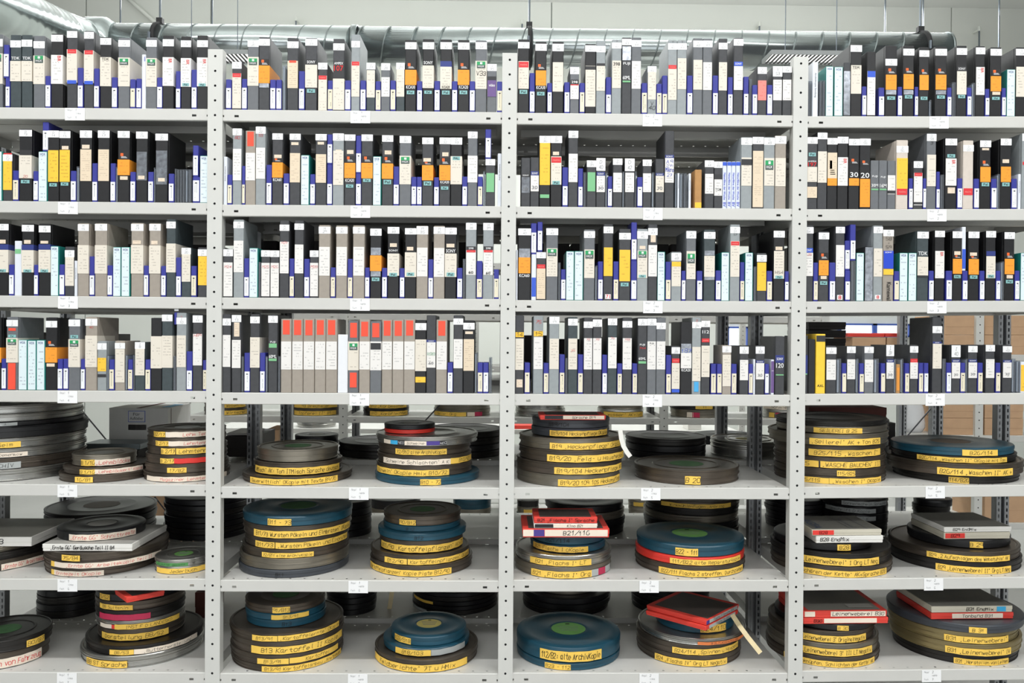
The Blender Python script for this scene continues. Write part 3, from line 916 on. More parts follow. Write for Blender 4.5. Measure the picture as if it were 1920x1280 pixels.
ROWS[3,0] = (0, 570, .21875, '''k -75 9 115 q305-360 o372-500
b 11 53 467 550
m 57 154 110 w135-190 R205-228 P262-285:Pal p290-500 G300-350 R505-730
W 158 236 305
W 239 313 310
W 316 388 308
k 391 489 115 w143-200 q310-365 o370-500 e508-535
b 491 538 470 555
b 540 586 470 552
m 589 687 125 w133-190 P265-293:Pal p300-540 G310-365
b 689 730 470 558
t 732 832 110 w125-185 X188-208:46 p270-540
g 835 912 318 w335-390 y460-575 B600-625
j 914 932 435
B 934 980 475 560
t 983 1070 315 w332-382 p385-670
j 1072 1092 435
B 1095 1137 475 562
j 1139 1154 435
c 1157 1241 325 w325-383 p383-610
B 1244 1290 475 562
k 1294 1386 118 p275-550
c 1389 1478 85 w90-147 p270-545
j 1482 1510 445
b 1488 1530 172 260 ^432
g 1512 1596 75 w115-172 X100-112:12 p268-540
b 1598 1648 405 570
d 1652 1735 90 w97-158 a255-525 X255-280:H89
B 1738 1776 480 565''')
ROWS[3,1] = (400, 570, .29167, '''d 60 112 65 w92-137 a198-403
d 119 178 68 w70-115 e118-208 a230-410
j 180 196 335
b 198 236 313 433
d 238 297 65 w80-123 p213-408
b 299 332 313 432
j 335 349 335
d 352 413 68 w75-120 T237-252:FUJI v253-280 T325-347:60ML v350-365
j 415 430 335
t 434 503 95 R103-195 a240-420
t 506 577 95 R103-198 a240-420
t 579 650 95 R103-200 a240-420
t 652 722 95 R103-197 a240-420
t 724 796 95 R103-197 a240-420
w 800 864 195
m 867 935 108 R120-215 p240-425 G252-295 R440-535
t 938 1007 100 R113-207 a240-420
m 1009 1080 110 R122-213 a240-425 B250-292
t 1083 1151 100 R107-203 a240-420
t 1153 1224 102 R108-204 a240-420
t 1226 1297 98 R105-202 a240-420
k 1299 1368 103 w122-167 p227-430 y467-503
d 1371 1431 72 n230-245:SONY a245-408 V310-330:VIDEO t370-388:60
t 1433 1503 100 R108-203 a240-420
b 1505 1540 375 440
d 1543 1605 72 w92-132 a225-412
k 1607 1678 105 w120-163 e175-192 h225-428
j 1680 1696 315
B 1698 1732 377 440
b 1734 1769 377 440
j 1771 1790 345''')
ROWS[3,2] = (940, 570, .29688, '''d 88 143 72 p217-415 y177-208 i180-205:14 e475-525
B 146 180 370 432
g 203 264 75 X100-122:75 a208-410 y170-203 i173-200:15
B 266 300 372 437
g 302 365 78 w80-125 p218-410
B 367 400 318 433
j 403 419 340
c 421 481 82 w92-135 p217-412 X288-304:79
B 483 517 318 437
d 520 576 85 w110-150 a215-412 X216-230:78
d 578 634 88 w97-143 a215-412 X216-230:78
b 637 670 320 437
c 672 730 88 w90-133 a210-405 X210-225:79
B 732 763 375 440
d 765 825 85 w107-148 a215-412 X216-230:78B
B 827 859 375 440
d 862 919 85 w92-135 T250-265:FUJI X270-285:744 T335-352:60ML v360-375
m 921 978 85 w92-135 a235-412 t243-255:FUJI
m 980 1037 85 w117-158 a235-412
B 1040 1073 322 442
d 1075 1129 265 w272-313 r343-370 p372-535 l537-557
k 1131 1203 112 s250-308 Y282-308:187 a308-405 T408-425:KCA20
g 1205 1261 85 w112-152 X97-110:2 p270-485 C490-553
d 1263 1317 105 w105-145 T165-185:I12 r217-240 p262-460
B 1322 1358 378 440
B 1360 1393 378 440
t 1395 1451 260 w265-305 p320-518
B 1453 1486 378 438
d 1505 1560 262 w268-313 a352-480
B 1562 1589 378 438
u 1591 1603 348
d 1606 1661 262 w268-313 n355-372:SONY a372-475 t440-458:30
b 1664 1690 378 440
u 1703 1722 350 U360-560
d 1730 1788 203 n322-370:SONY T372-402:120 v443-450''')
ROWS[3,3] = (1480, 575, .22917, '''d 90 152 235 n395-550 v545-555
k 155 211 265
y 218 295 222 B235-285 t635-655:AXL
d 302 383 320 w332-385 a432-597
j 386 424 425
B 430 468 462 545
d 470 542 322 w325-378 a430-592
j 544 566 425
B 572 611 462 550
m 614 688 322 w328-378 a432-615
j 692 732 425
B 748 788 462 545
d 791 855 312 w312-403 n430-455:SONY a455-588 t545-568:30
j 858 871 425
f 873 908 470
j 910 932 425
B 945 983 462 545
d 986 1052 312 w322-375 r425-455 a455-588
B 1058 1098 460 545
b 1100 1138 460 545
d 1172 1248 85 w158-215 n285-300:SONY p302-505
j 1252 1280 425
b 1285 1325 458 540
d 1327 1398 312 w315-412 n430-455:SONY a455-585 t545-565:30
B 1400 1441 458 540
j 1443 1458 425
d 1463 1538 312 w320-372 n430-452:SONY a455-582 t540-562:30
B 1541 1583 458 540
d 1606 1679 312 w312-365 a428-582
B 1688 1728 458 540
d 1746 1819 312 w322-372 n435-455:SONY a455-580 t540-560:30
j 1822 1850 425
j 1858 1888 440
u 1893 1930 450 y475-690''')
NUM = {0: 'V', 1: 'D', 2: 'M', 3: 'I'}
cnt = {0: 5, 1: 12, 2: 10, 3: 1}
FEAT = [('R', 'bright red sticker'), ('o', 'orange panel'), ('y', 'yellow label'), ('U', 'purple label'), ('v', 'green strip'), ('S', 'salmon label'), ('l', 'blue stripe'),
        ('r', 'red stripe'), ('C', 'cyan sticker'), ('G', 'green logo'), ('z', 'sideways red print'), ('L', 'blue panel'), ('n', 'navy band'), ('s', 'silvery strip'), ('h', 'torn cream label'), ('p', 'cream label'), ('a', 'white label'), ('B', 'dark band'), ('w', 'white sticker')]
RED2 = mat('marker red', (222, 40, 44), .5)
INSET = {'w': -.004, 'P': .16, 'e': .16, 'R': .18, 'G': .12, 'q': .08, 'l': .04, 'r': .06, 'C': .25, 's': .05, 'h': .03, 'y': .03, 'v': .08}
def place_tape(bay, row, it, xl, xr, zb, front, depth, rr):
    """build one tape standing on the shelf; it = parsed line"""
    kind, top, segs, pz = it['k'], it['top'], it['segs'], it['pz']
    wd = xr-xl; ht = top-zb; bm = BODY['b' if kind == 'B' else kind][1]
    nm = {'b': 'small_cassette', 'B': 'small_cassette', 'j': 'jewel_case', 'W': 'disc_case', 'L': 'disc_case', 'u': 'slim_case', 'y': 'card_box', 'f': 'card_box', 'w': 'card_box'}.get(kind, 'video_case')
    loc = ((xl+xr)/2, front, zb); H = wd/2
    mb = MB(); c = min(.002, wd*.12)
    if kind == 'j':
        rbox(mb, -H, H, 0, depth, 0, ht, bm, min(.0012, wd*.1)); o = mb.build(nm, None, loc)
        mb = MB(); g = (200, 206, 214) if rr.random() < .5 else (96, 98, 104)
        mb.box(-H*.55, H*.1, .004, depth-.004, .004, ht-.004, mat('inlay %d' % g[0], g, .5)); mb.build('inlay', o); return o
    rbox(mb, -H, H, 0, depth, 0, ht, bm, c, .010 if kind in 'kdcgmte' else None)
    if kind in 'kdcgmte':       # hinge ridge on the top face and finger recess rim
        mb.box(-H*.8, H*.8, .012, .015, ht, ht+.0008, bm)
    o = mb.build(nm, None, loc)
    if kind in 'bB':
        mb = MB(); zl = pz(it['yl']); m = tape_w if kind == 'b' else tape_c
        z0 = .006; z1 = max(zl-zb, .03); zz = (z0+z1)/2
        mb.box(-H*.84, H*.84, -.0008, .0002, z0-zz, z1-zz, m); mb.build('spine_label', o, (0, 0, zz))
        mb = MB(); mb.box(-H*.30, H*.30, -.0014, -.0007, -.0016, .0016, ink); mb.build('printed_heading', o, (0, 0, z1-.009)); return o
    if kind == 'W':
        mb = MB(); mb.box(-H*.96, H*.80, -.0008, .0002, -ht/2+.002, ht/2-.002, wdr_p)
        add_print(mb, 'WDR', -H*.72, H*.5, ht/2-.014, ht/2-.006, -.0011, SEG['n'][1]); mb.build('paper_spine', o, (0, 0, ht/2)); return o
    if kind == 'L':
        mb = MB(); mb.box(-H, H, -.0008, .0002, -.006, .006, SEG['l'][1]); mb.build('blue_cap', o, (0, 0, ht-.008))
        mb = MB(); add_print(mb, 'Naturfilme der Woche', -H*.5, H*.5, .03, ht-.04, -.0006, ink_b, True); add_print(mb, 'BV', -H*.7, H*.7, .006, .022, -.0006, ink_b, True); mb.build('lettering', o); return o
    if kind == 'u' and not segs:
        mb = MB(); add_print(mb, 'Archivkopie Sendung', -H*.4, H*.4, ht*.2, ht*.8, -.0005, ink_g, True); mb.build('lettering', o)
    if kind == 'f' and not segs:
        mb = MB(); mb.box(-H*.6, H*.6, -.0008, .0002, .01, ht-.012, mat('orange card', (230, 150, 60), .6)); mb.build('card_insert', o)
    wraps = kind in 'kmdct' and ht > .2 and bay < 2
    for li, (code, ya, yb, txt) in enumerate(segs):
        z1, z0 = pz(ya)-zb, pz(yb)-zb
        z0 = max(z0, .001); z1 = min(z1, ht-.0005 if code != 'w' else ht)
        if z1-z0 < .002: continue
        zc = (z0+z1)/2; hh = (z1-z0)/2
        yy = -.0006-.0004*li
        if code in 'TXtziYNVZ':
            mb = MB()
            if code == 'T': add_print(mb, txt, -H*.82, H*.82, -hh, hh, yy, ink_w)
            elif code == 'Z': add_print(mb, txt, -H*.85, H*.85, -hh, hh, yy, ink_r)
            elif code == 't': add_print(mb, txt, -H*.7, H*.7, -hh, hh, yy, ink if kind != 'd' else ink_g)
            elif code == 'z': add_print(mb, txt, (H*.1 if kind != 't' else -H*.5), H*.7, -hh, hh, yy, ink_r if kind == 'k' else (ink_b if kind == 'u' else ink), True)
            elif code == 'N':
                mb.box(-H*.6, H*.6, yy, .0002, -hh, hh, stick); add_print(mb, txt, -H*.45, H*.45, -hh*.8, hh*.8, yy-.0004, ink_r)
            else:
                m = {'X': RED2, 'i': ink, 'Y': ink_b, 'V': ink_v}[code]
                add_hand(mb, txt, lambda u, v: (u, yy, v), -H*.85, H*.85, hh*1.8, 0, m, .10, row*50+int(ya))
            mb.build('lettering', o, (0, 0, zc)); continue
        if code == 'L': name, m = 'blue_panel', mat('vivid blue print', (34, 70, 200), .5)
        else: name, m = SEG[code]
        ins = INSET.get(code, .03); h = H*(1-2*ins) if code != 'w' else H*1.03
        xo = 0
        if code == 'q' and hh < .04: xo = 0
        if code == 'e': h *= rr.uniform(.8, 1.05); xo = rr.uniform(-.1, .1)*H
        mb = MB()
        if wraps and code in 'pon' or (wraps and code == 'a' and kind in 'km'):     # label folded round both sides of the case
            hs = H+.0004; mb.box(-hs, hs, yy, depth*.8, -hh, hh, m)
        else: mb.box(xo-h, xo+h, yy, .0002, -hh, hh, m)
        pl = lambda u, v: (u, yy-.0004, v)
        if code == 'w':
            cnt[row] += 1 if li == 0 else 0
            t1, t2 = NUM[row], str(cnt[row])
            add_hand(mb, t1, pl, -h*.25, h*.25, hh*.58, hh*.42, ink_l, .10, cnt[row]); add_hand(mb, t2, pl, -h*.4, h*.4, hh*.58, -hh*.42, ink_l, .10, cnt[row]+7)
        elif code == 'G':
            mb.box(-h, h, yy-.0004, yy, 0, hh, green_sq); mb.box(-h*.25, h*.3, yy-.0007, yy, hh*.2, hh*.8, ink_w)
            add_print(mb, 'HGX', -h*.75, h*.75, -hh*.7, -hh*.1, yy-.0006, ink_w)
        elif code == 'q':
            mb.box(-h*.62, -h*.05, yy-.0004, yy, -hh*.1, hh*.75, orange_sq)
            for k in range(3): mb.box(-h*.5, h*(.5+.12*k), yy-.0004, yy, -hh*(.28+.2*k), -hh*(.20+.2*k), ink_w)
        elif code == 'P': add_print(mb, txt or 'Pal', -h*.7, h*.7, -hh*.6, hh*.6, yy-.0004, ink)
        elif code in 'lnLB' and txt: add_print(mb, txt, -h*.75, h*.75, -hh*.5 if code != 'L' else hh*.75, hh*.5 if code != 'L' else hh*.92, yy-.0004, ink_w)
        elif code == 'r' and hh < .012: add_print(mb, 'maxima', -h*.7, h*.7, -hh*.35, hh*.35, yy-.0004, SEG['S'][1])
        elif code == 'U': add_print(mb, 'video', -h*.7, h*.7, hh*.2, hh*.6, yy-.0004, ink_w)
        mb.build(name, o, (0, 0, zc))
    return o
DEPTH = {'b': .095, 'B': .095, 'j': .125, 'W': .135, 'L': .135, 'u': .13, 'y': .17, 'f': .12, 'w': .15}
def look(it, ht):
    k = it['k']
    if k == 'b': return 'small blue cassette with white label'
    if k == 'B': return 'small blue cassette with cream label'
    if k == 'j': return 'clear plastic jewel case'
    if k == 'W': return 'white disc case with teal edges'
    if k == 'L': return 'white disc case with blue cap'
    c = BODY[k][0]; codes = [s[0] for s in it['segs']]; f = [t for q, t in FEAT if q in codes][:1]
    mk = [s[3] for s in it['segs'] if s[0] in 'XiYN' and s[3]]
    n = 'slim case' if k == 'u' else 'card box' if k in 'yfw' else 'tape case'
    sz = 'tall ' if ht > .2 and n == 'tape case' else 'short ' if n == 'tape case' else ''
    if mk: return f'{sz}{c} {n} hand-marked {mk[0]}'
    return f'{sz}{c} {n} with {f[0]}' if f else f'plain {sz}{c} {n}'
for (row, bay), (ox, oy, sc, data) in ROWS.items():
    items = []
    for line in data.split('\n'):
        t = line.split(); it = {'k': t[0], 'x0': ox+float(t[1])*sc, 'x1': ox+float(t[2])*sc, 'yt': oy+float(t[3])*sc, 'segs': [], 'base': None}
        rest = t[4:]
        if t[0] in 'bB': it['yl'] = float(rest[0]); rest = rest[1:]
        for r in rest:
            if r[0] == '^': it['base'] = oy+float(r[1:])*sc; continue
            body, _, txt = r.partition(':'); a, b = body[1:].split('-'); it['segs'].append((body[0], float(a), float(b), txt))
        items.append(it)
    rr = random.Random(row*10+bay)
    ws = []
    for it in items:
        it['front'] = .003+rr.random()*.006
        ym = it['yt']+40; xm = (it['x0']+it['x1'])/2
        a, b = at_y(it['x0'], ym, it['front']), at_y(it['x1'], ym, it['front'])
        it['xl'], it['xr'] = a.x, b.x; it['top'] = at_y(xm, it['yt'], it['front']).z
        it['pz'] = (lambda f, x: (lambda y: at_y(x, oy+y*sc, f).z))(it['front'], xm)
    low = [i for i in items if i['base'] is None]; low.sort(key=lambda i: i['xl'])
    for a, b in zip(low, low[1:]):
        if b['xl'] < a['xr']+.0012:
            m = (a['xr']+b['xl'])/2
            a['xr'], b['xl'] = m-.0006, m+.0006
    seen = {}; names = {}
    order = sorted(items, key=lambda i: i['xl'])
    for it in order:
        if it['base'] is None: it['zb'] = shelf_z(row, bay, (it['xl']+it['xr'])/2)+.0004
    for it in order:
        if it['base'] is not None:
            sup = [j for j in low if min(j['xr'], it['xr'])-max(j['xl'], it['xl']) > .002]
            it['zb'] = max(j['top'] for j in sup)+.0006 if sup else at_y(it['x0'], it['base'], 0).z
            f = max(j['front'] for j in sup) if sup else .004; it['front'] = f+.002
            for j in order:   # keep clear of tall neighbours
                if j in sup or j['base'] is not None or j['top'] < it['zb']: continue
                if j['xl'] < it['xr'] < j['xr']: it['xr'] = j['xl']-.0008
                if j['xl'] < it['xl'] < j['xr']: it['xl'] = j['xr']+.0008
        it['look'] = look(it, it['top']-it['zb']); names.setdefault(''.join(c for c in it['look'] if not c.isdigit()), []).append(it)
    for it in order:
        ht = it['top']-it['zb']; k = it['k']
        dp = DEPTH.get(k) or (.165 if ht > .2 else .125)
        if it['xr']-it['xl'] < .003: continue
        o = place_tape(bay, row, it, it['xl'], it['xr'], it['zb'], it['front'], dp, rr)
        same = names[''.join(c for c in it['look'] if not c.isdigit())]; where = f'{SHELF[row]} shelf, {BAYN[bay]}'
        if len(same) == 1: lab = f"{it['look']}, {where}"
        else: lab = f"{ORD[same.index(it)]} {it['look']} from left, {where}"
        tag(o, lab, 'cassette' if k in 'bB' else 'disc case' if k in 'jWLu' else 'box' if k in 'yfw' else 'video case', f'tapes on the {where}')
# ---------------------------------------------------------------- film cans, boxes and reels on the lower shelves
CM = {'n': ('brown', mat('worn brown tin', (98, 89, 80), .38, .6, .22, 9, stretch=(1, 1, 6)), mat('worn brown lid', (90, 82, 73), .36, .6, .22, 7)),
 'd': ('dark', mat('dark tin', (52, 50, 48), .4, .5, .2, 9, stretch=(1, 1, 6)), mat('dark tin lid', (48, 46, 44), .38, .5, .2, 7)),
 's': ('silver', mat('bright tin', (176, 176, 172), .26, .9, .12, 9, stretch=(1, 1, 8)), mat('bright lid', (176, 175, 170), .28, .9, .12, 7)),
 'g': ('greyish silver', mat('dull tin', (140, 134, 122), .36, .75, .18, 9, stretch=(1, 1, 6)), mat('dull lid', (134, 128, 116), .36, .75, .18, 7)),
 'h': ('khaki', mat('khaki tin', (150, 136, 96), .34, .6, .12, 9, stretch=(1, 1, 6)), mat('khaki lid', (146, 132, 94), .34, .6, .12, 7)),
 'B': ('teal blue', mat('teal plastic', (30, 78, 97), .36, 0, .06, 6), mat('teal plastic lid', (28, 71, 88), .34, 0, .06, 6)),
 'K': ('black', mat('black film plastic', (24, 24, 26), .36, 0, .1, 6), mat('black film lid', (26, 26, 28), .36, 0, .1, 6)),
 'G': ('dark grey', mat('slate film plastic', (64, 68, 74), .4, 0, .06, 6), mat('slate film lid', (62, 66, 72), .4, 0, .06, 6)),
 'R': ('red', mat('red film plastic', (226, 58, 46), .4, 0, .05, 6), mat('red film lid', (220, 56, 46), .4, 0, .05, 6))}
CL = {'y': ('yellow', mat('yellow label tape', (250, 206, 90), .6, 0, .04, 25)), 'w': ('white', mat('off white label tape', (240, 226, 208), .6, 0, .03, 25)),
 'r': ('red', mat('red label tape', (232, 58, 50), .55)), 'o': ('orange', mat('orange label tape', (226, 128, 70), .6, 0, .06, 25)), 'g': ('green', mat('green label tape', (84, 150, 84), .6)),
 'm': ('magenta', mat('magenta label print', (196, 44, 84), .5)), 'c': ('cyan', mat('cyan label print', (60, 172, 222), .5)), 'k': ('black', mat('black label print', (26, 26, 30), .5)),
 'p': ('purple', mat('purple label print', (74, 58, 140), .5)), 'l': ('pale grey', mat('grey label tape', (176, 180, 178), .55))}
DISC = {'g': mat('green paper disc', (112, 168, 88), .6, 0, .06, 30), 'G': mat('dull green disc', (66, 110, 66), .6, 0, .25, 25), 'y': mat('yellow paper disc', (206, 190, 110), .6, 0, .05, 30),
        'k': mat('grey hub', (150, 148, 142), .5, .3, .1, 20), 'b': mat('brown hub', (110, 96, 84), .6, 0, .1, 20), 't': mat('bright hub', (186, 190, 188), .35, .6, .1, 20)}
NSEG = 56
def lathe(mb, prof, m, n=NSEG, ribs=None):
    vs = []; fs = []
    for k, (r, z) in enumerate(prof):
        for i in range(n):
            t = 2*math.pi*i/n; rr_ = r
            if ribs and k in ribs and i % 2: rr_ = r*.991
            vs.append((rr_*math.sin(t), -rr_*math.cos(t), z))
    for k in range(len(prof)-1):
        for i in range(n):
            j = (i+1) % n; fs.append((k*n+i, k*n+j, (k+1)*n+j, (k+1)*n+i))
    mb.add(vs, fs, m)
def smooth_by_angle(o):
    o.data.polygons.foreach_set('use_smooth', [True]*len(o.data.polygons))
    bm = bmesh.new(); bm.from_mesh(o.data)
    for e in bm.edges:
        if len(e.link_faces) == 2 and e.calc_face_angle(0) > .5: e.smooth = False
    bm.to_mesh(o.data); bm.free()
def film_can(kind, R, t, loc, ribs=False, disc=None, cond=None, rot=None):
    _, m1, m2 = CM[kind]; plastic = kind in 'BKGR'
    mb = MB()
    if plastic: pr = [(0, 0), (R*.975, 0), (R*.99, t*.06), (R*.99, t*.50), (R*.97, t*.53)]
    else: pr = [(0, 0), (R*.965, 0), (R*.985, t*.03), (R*.985, t*.08), (R*.972, t*.12), (R*.972, t*.50)]
    n = 112 if ribs else NSEG
    lathe(mb, pr, m1, n, (3, 4) if ribs else None)
    if ribs and not plastic: mb = MB(); lathe(mb, pr[:4]+[(R*.985, t*.14), (R*.985, t*.46), (R*.972, t*.50)], m1, n, (4, 5))
    o = mb.build('film_can', None, loc, rot=rot); smooth_by_angle(o)
    mb = MB()
    if plastic: pr = [(R*.97, t*.50), (R, t*.52), (R, t*.86), (R*.985, t*.96), (R*.95, t), (R*.80, t), (R*.79, t*.985), (R*.42, t*.985), (R*.41, t), (R*.36, t), (R*.35, t*.97), (0, t*.97)]
    elif kind == 's': pr = [(R*.972, t*.46), (R*.995, t*.47), (R*.995, t*.55), (R*.982, t*.59), (R*.982, t*.66), (R, t*.70), (R, t*.78), (R*.985, t*.83), (R*.985, t*.88), (R*.995, t*.93), (R*.985, t), (R*.955, t), (R*.94, t*.93), (R*.62, t*.93), (R*.60, t*.98), (R*.55, t*.98), (R*.53, t*.93), (0, t*.93)]
    else: pr = [(R*.972, t*.47), (R*.998, t*.475), (R, t*.50), (R*.998, t*.55), (R*.99, t*.57), (R*.99, t*.88), (R, t*.91), (R*.998, t*.96), (R*.985, t), (R*.955, t), (R*.94, t*.93), (R*.66, t*.92), (R*.64, t*.97), (R*.6, t*.97), (R*.58, t*.92), (0, t*.92)]
    lathe(mb, pr, m2); l = mb.build('lid', o); smooth_by_angle(l)
    if disc:
        z = (t*.972 if plastic else t*.925)+.0006; mb = MB(); r = R*.33
        lathe(mb, [(r, z-.0004), (r, z), (0, z)], DISC[disc], 32)
        if disc in 'gy':
            for k in range(3): mb.box(-r*(.62-.08*k), r*(.62-.05*k), r*(.3-.3*k)-.0016, r*(.3-.3*k)+.0016, z, z+.0004, ink_g)
            mb.box(-r*.12, r*.12, r*.66, r*.80, z, z+.0004, ink)
        mb.build('lid_label', o)
    return o
def can_angle(xc, yc, R, z, px):
    lo, hi = -1.45, 1.45
    for _ in range(24):
        m = (lo+hi)/2
        if proj((xc+R*math.sin(m), yc-R*math.cos(m), z))[0] < px: lo = m
        else: hi = m
    return (lo+hi)/2
def can_label(o, xc, yc, zb, R, t, code, pa_, pb_, text, v0=.06, v1=.60, inkm=None, seed=0):
    z = zb+t*.4
    a, b = can_angle(xc, yc, R, z, pa_), can_angle(xc, yc, R, z, pb_)
    mb = MB(); n = max(2, int((b-a)/.09)); r1 = R+.0009
    z0, z1 = t*v0, t*v1
    if code != '-':
        m = CL[code][1]; vs = []
        for i in range(n+1):
            q = a+(b-a)*i/n; wob = .0006*math.sin(i*1.7+seed)
            vs += [(r1*math.sin(q), -r1*math.cos(q), z0+wob), (r1*math.sin(q), -r1*math.cos(q), z1+wob)]
        mb.add(vs, [(2*i, 2*i+2, 2*i+3, 2*i+1) for i in range(n)], m)
    if text:
        r2 = R+.0014; im = inkm or ink
        pl = lambda u, v: (r2*math.sin(u/R), -r2*math.cos(u/R), (z0+z1)/2+v)
        mg = (b-a)*.03
        add_hand(mb, text, pl, (a+mg)*R, (b-mg)*R, (z1-z0)*.56, 0, im, .095, seed)
    return mb.build('title_label' if code != '-' else 'handwriting', o)
FB = {'r': ('red', mat('red film carton', (226, 66, 54), .55, 0, .03, 20)), 'w': ('white', mat('white film carton', (232, 230, 224), .6, 0, .02, 20)),
      'g': ('grey', mat('grey film carton', (150, 148, 140), .6, 0, .03, 20)), 'e': ('beige', mat('beige film carton', (206, 200, 182), .6, 0, .02, 20)), 'k': ('dark', mat('dark carton', (50, 46, 44), .55, 0, .08, 20)), 'm': ('metal grey', mat('grey tin box', (140, 150, 154), .35, .5, .04, 12)), 'q': ('brown', mat('brown board', (100, 52, 44), .7, 0, .1, 20)), 'c': ('cardboard', mat('plain cardboard', (196, 160, 126), .75, 0, .05, 15))}
TOPM = {'r': mat('dark box cover', (70, 62, 58), .5, 0, .1, 20), 'g': mat('grey box cover', (128, 126, 118), .55, 0, .04, 20), 'e': mat('greige box cover', (160, 156, 144), .55, 0, .04, 20), 'w': mat('grey white cover', (170, 168, 162), .55, 0, .03, 20)}
def flat_box(kind, W, Dp, H, loc, rot=0, cover=None, name='film_box'):
    """two part flat carton: tray plus a slightly larger lid"""
    m = FB[kind][1]; mb = MB(); rbox(mb, -W/2, W/2, 0, Dp, 0, H, m, .002)
    o = mb.build(name, None, loc, rot=(0, 0, rot))
    mb = MB(); rbox(mb, -W/2-.0012, W/2+.0012, -.0012, Dp+.0012, H*.42, H+.0012, m, .002); l = mb.build('box_lid', o)
    if cover:
        mb = MB(); b = .02 if kind == 'r' else .003
        mb.box(-W/2+b, W/2-b, b*.3, Dp-b, H+.0013, H+.0018, TOPM[cover]); mb.build('cover_print', o)
    return o
def box_label(o, W, H, code, x0, x1, text, v0=.15, v1=.85, inkm=None, seed=0):
    mb = MB(); z0, z1 = H*v0, H*v1
    if code != '-': mb.box(x0, x1, -.0022, -.0012, z0, z1, CL[code][1])
    if text: add_hand(mb, text, lambda u, v: (u, -.0026, (z0+z1)/2+v), x0+(x1-x0)*.03, x1-(x1-x0)*.03, (z1-z0)*.62, 0, inkm or ink, .14, seed)
    mb.build('title_label' if code != '-' else 'handwriting', o)
CROP = {(4,0): (0,740,.22396), (4,1): (400,740,.29167), (4,2): (940,740,.29688), (4,3): (1440,740,.25),
        (5,0): (0,910,.22396), (5,1): (400,910,.29167), (5,2): (940,910,.29688), (5,3): (1440,910,.25),
        (6,0): (0,1080,.22396), (6,1): (400,1080,.29167), (6,2): (940,1080,.29688), (6,3): (1440,1080,.25)}
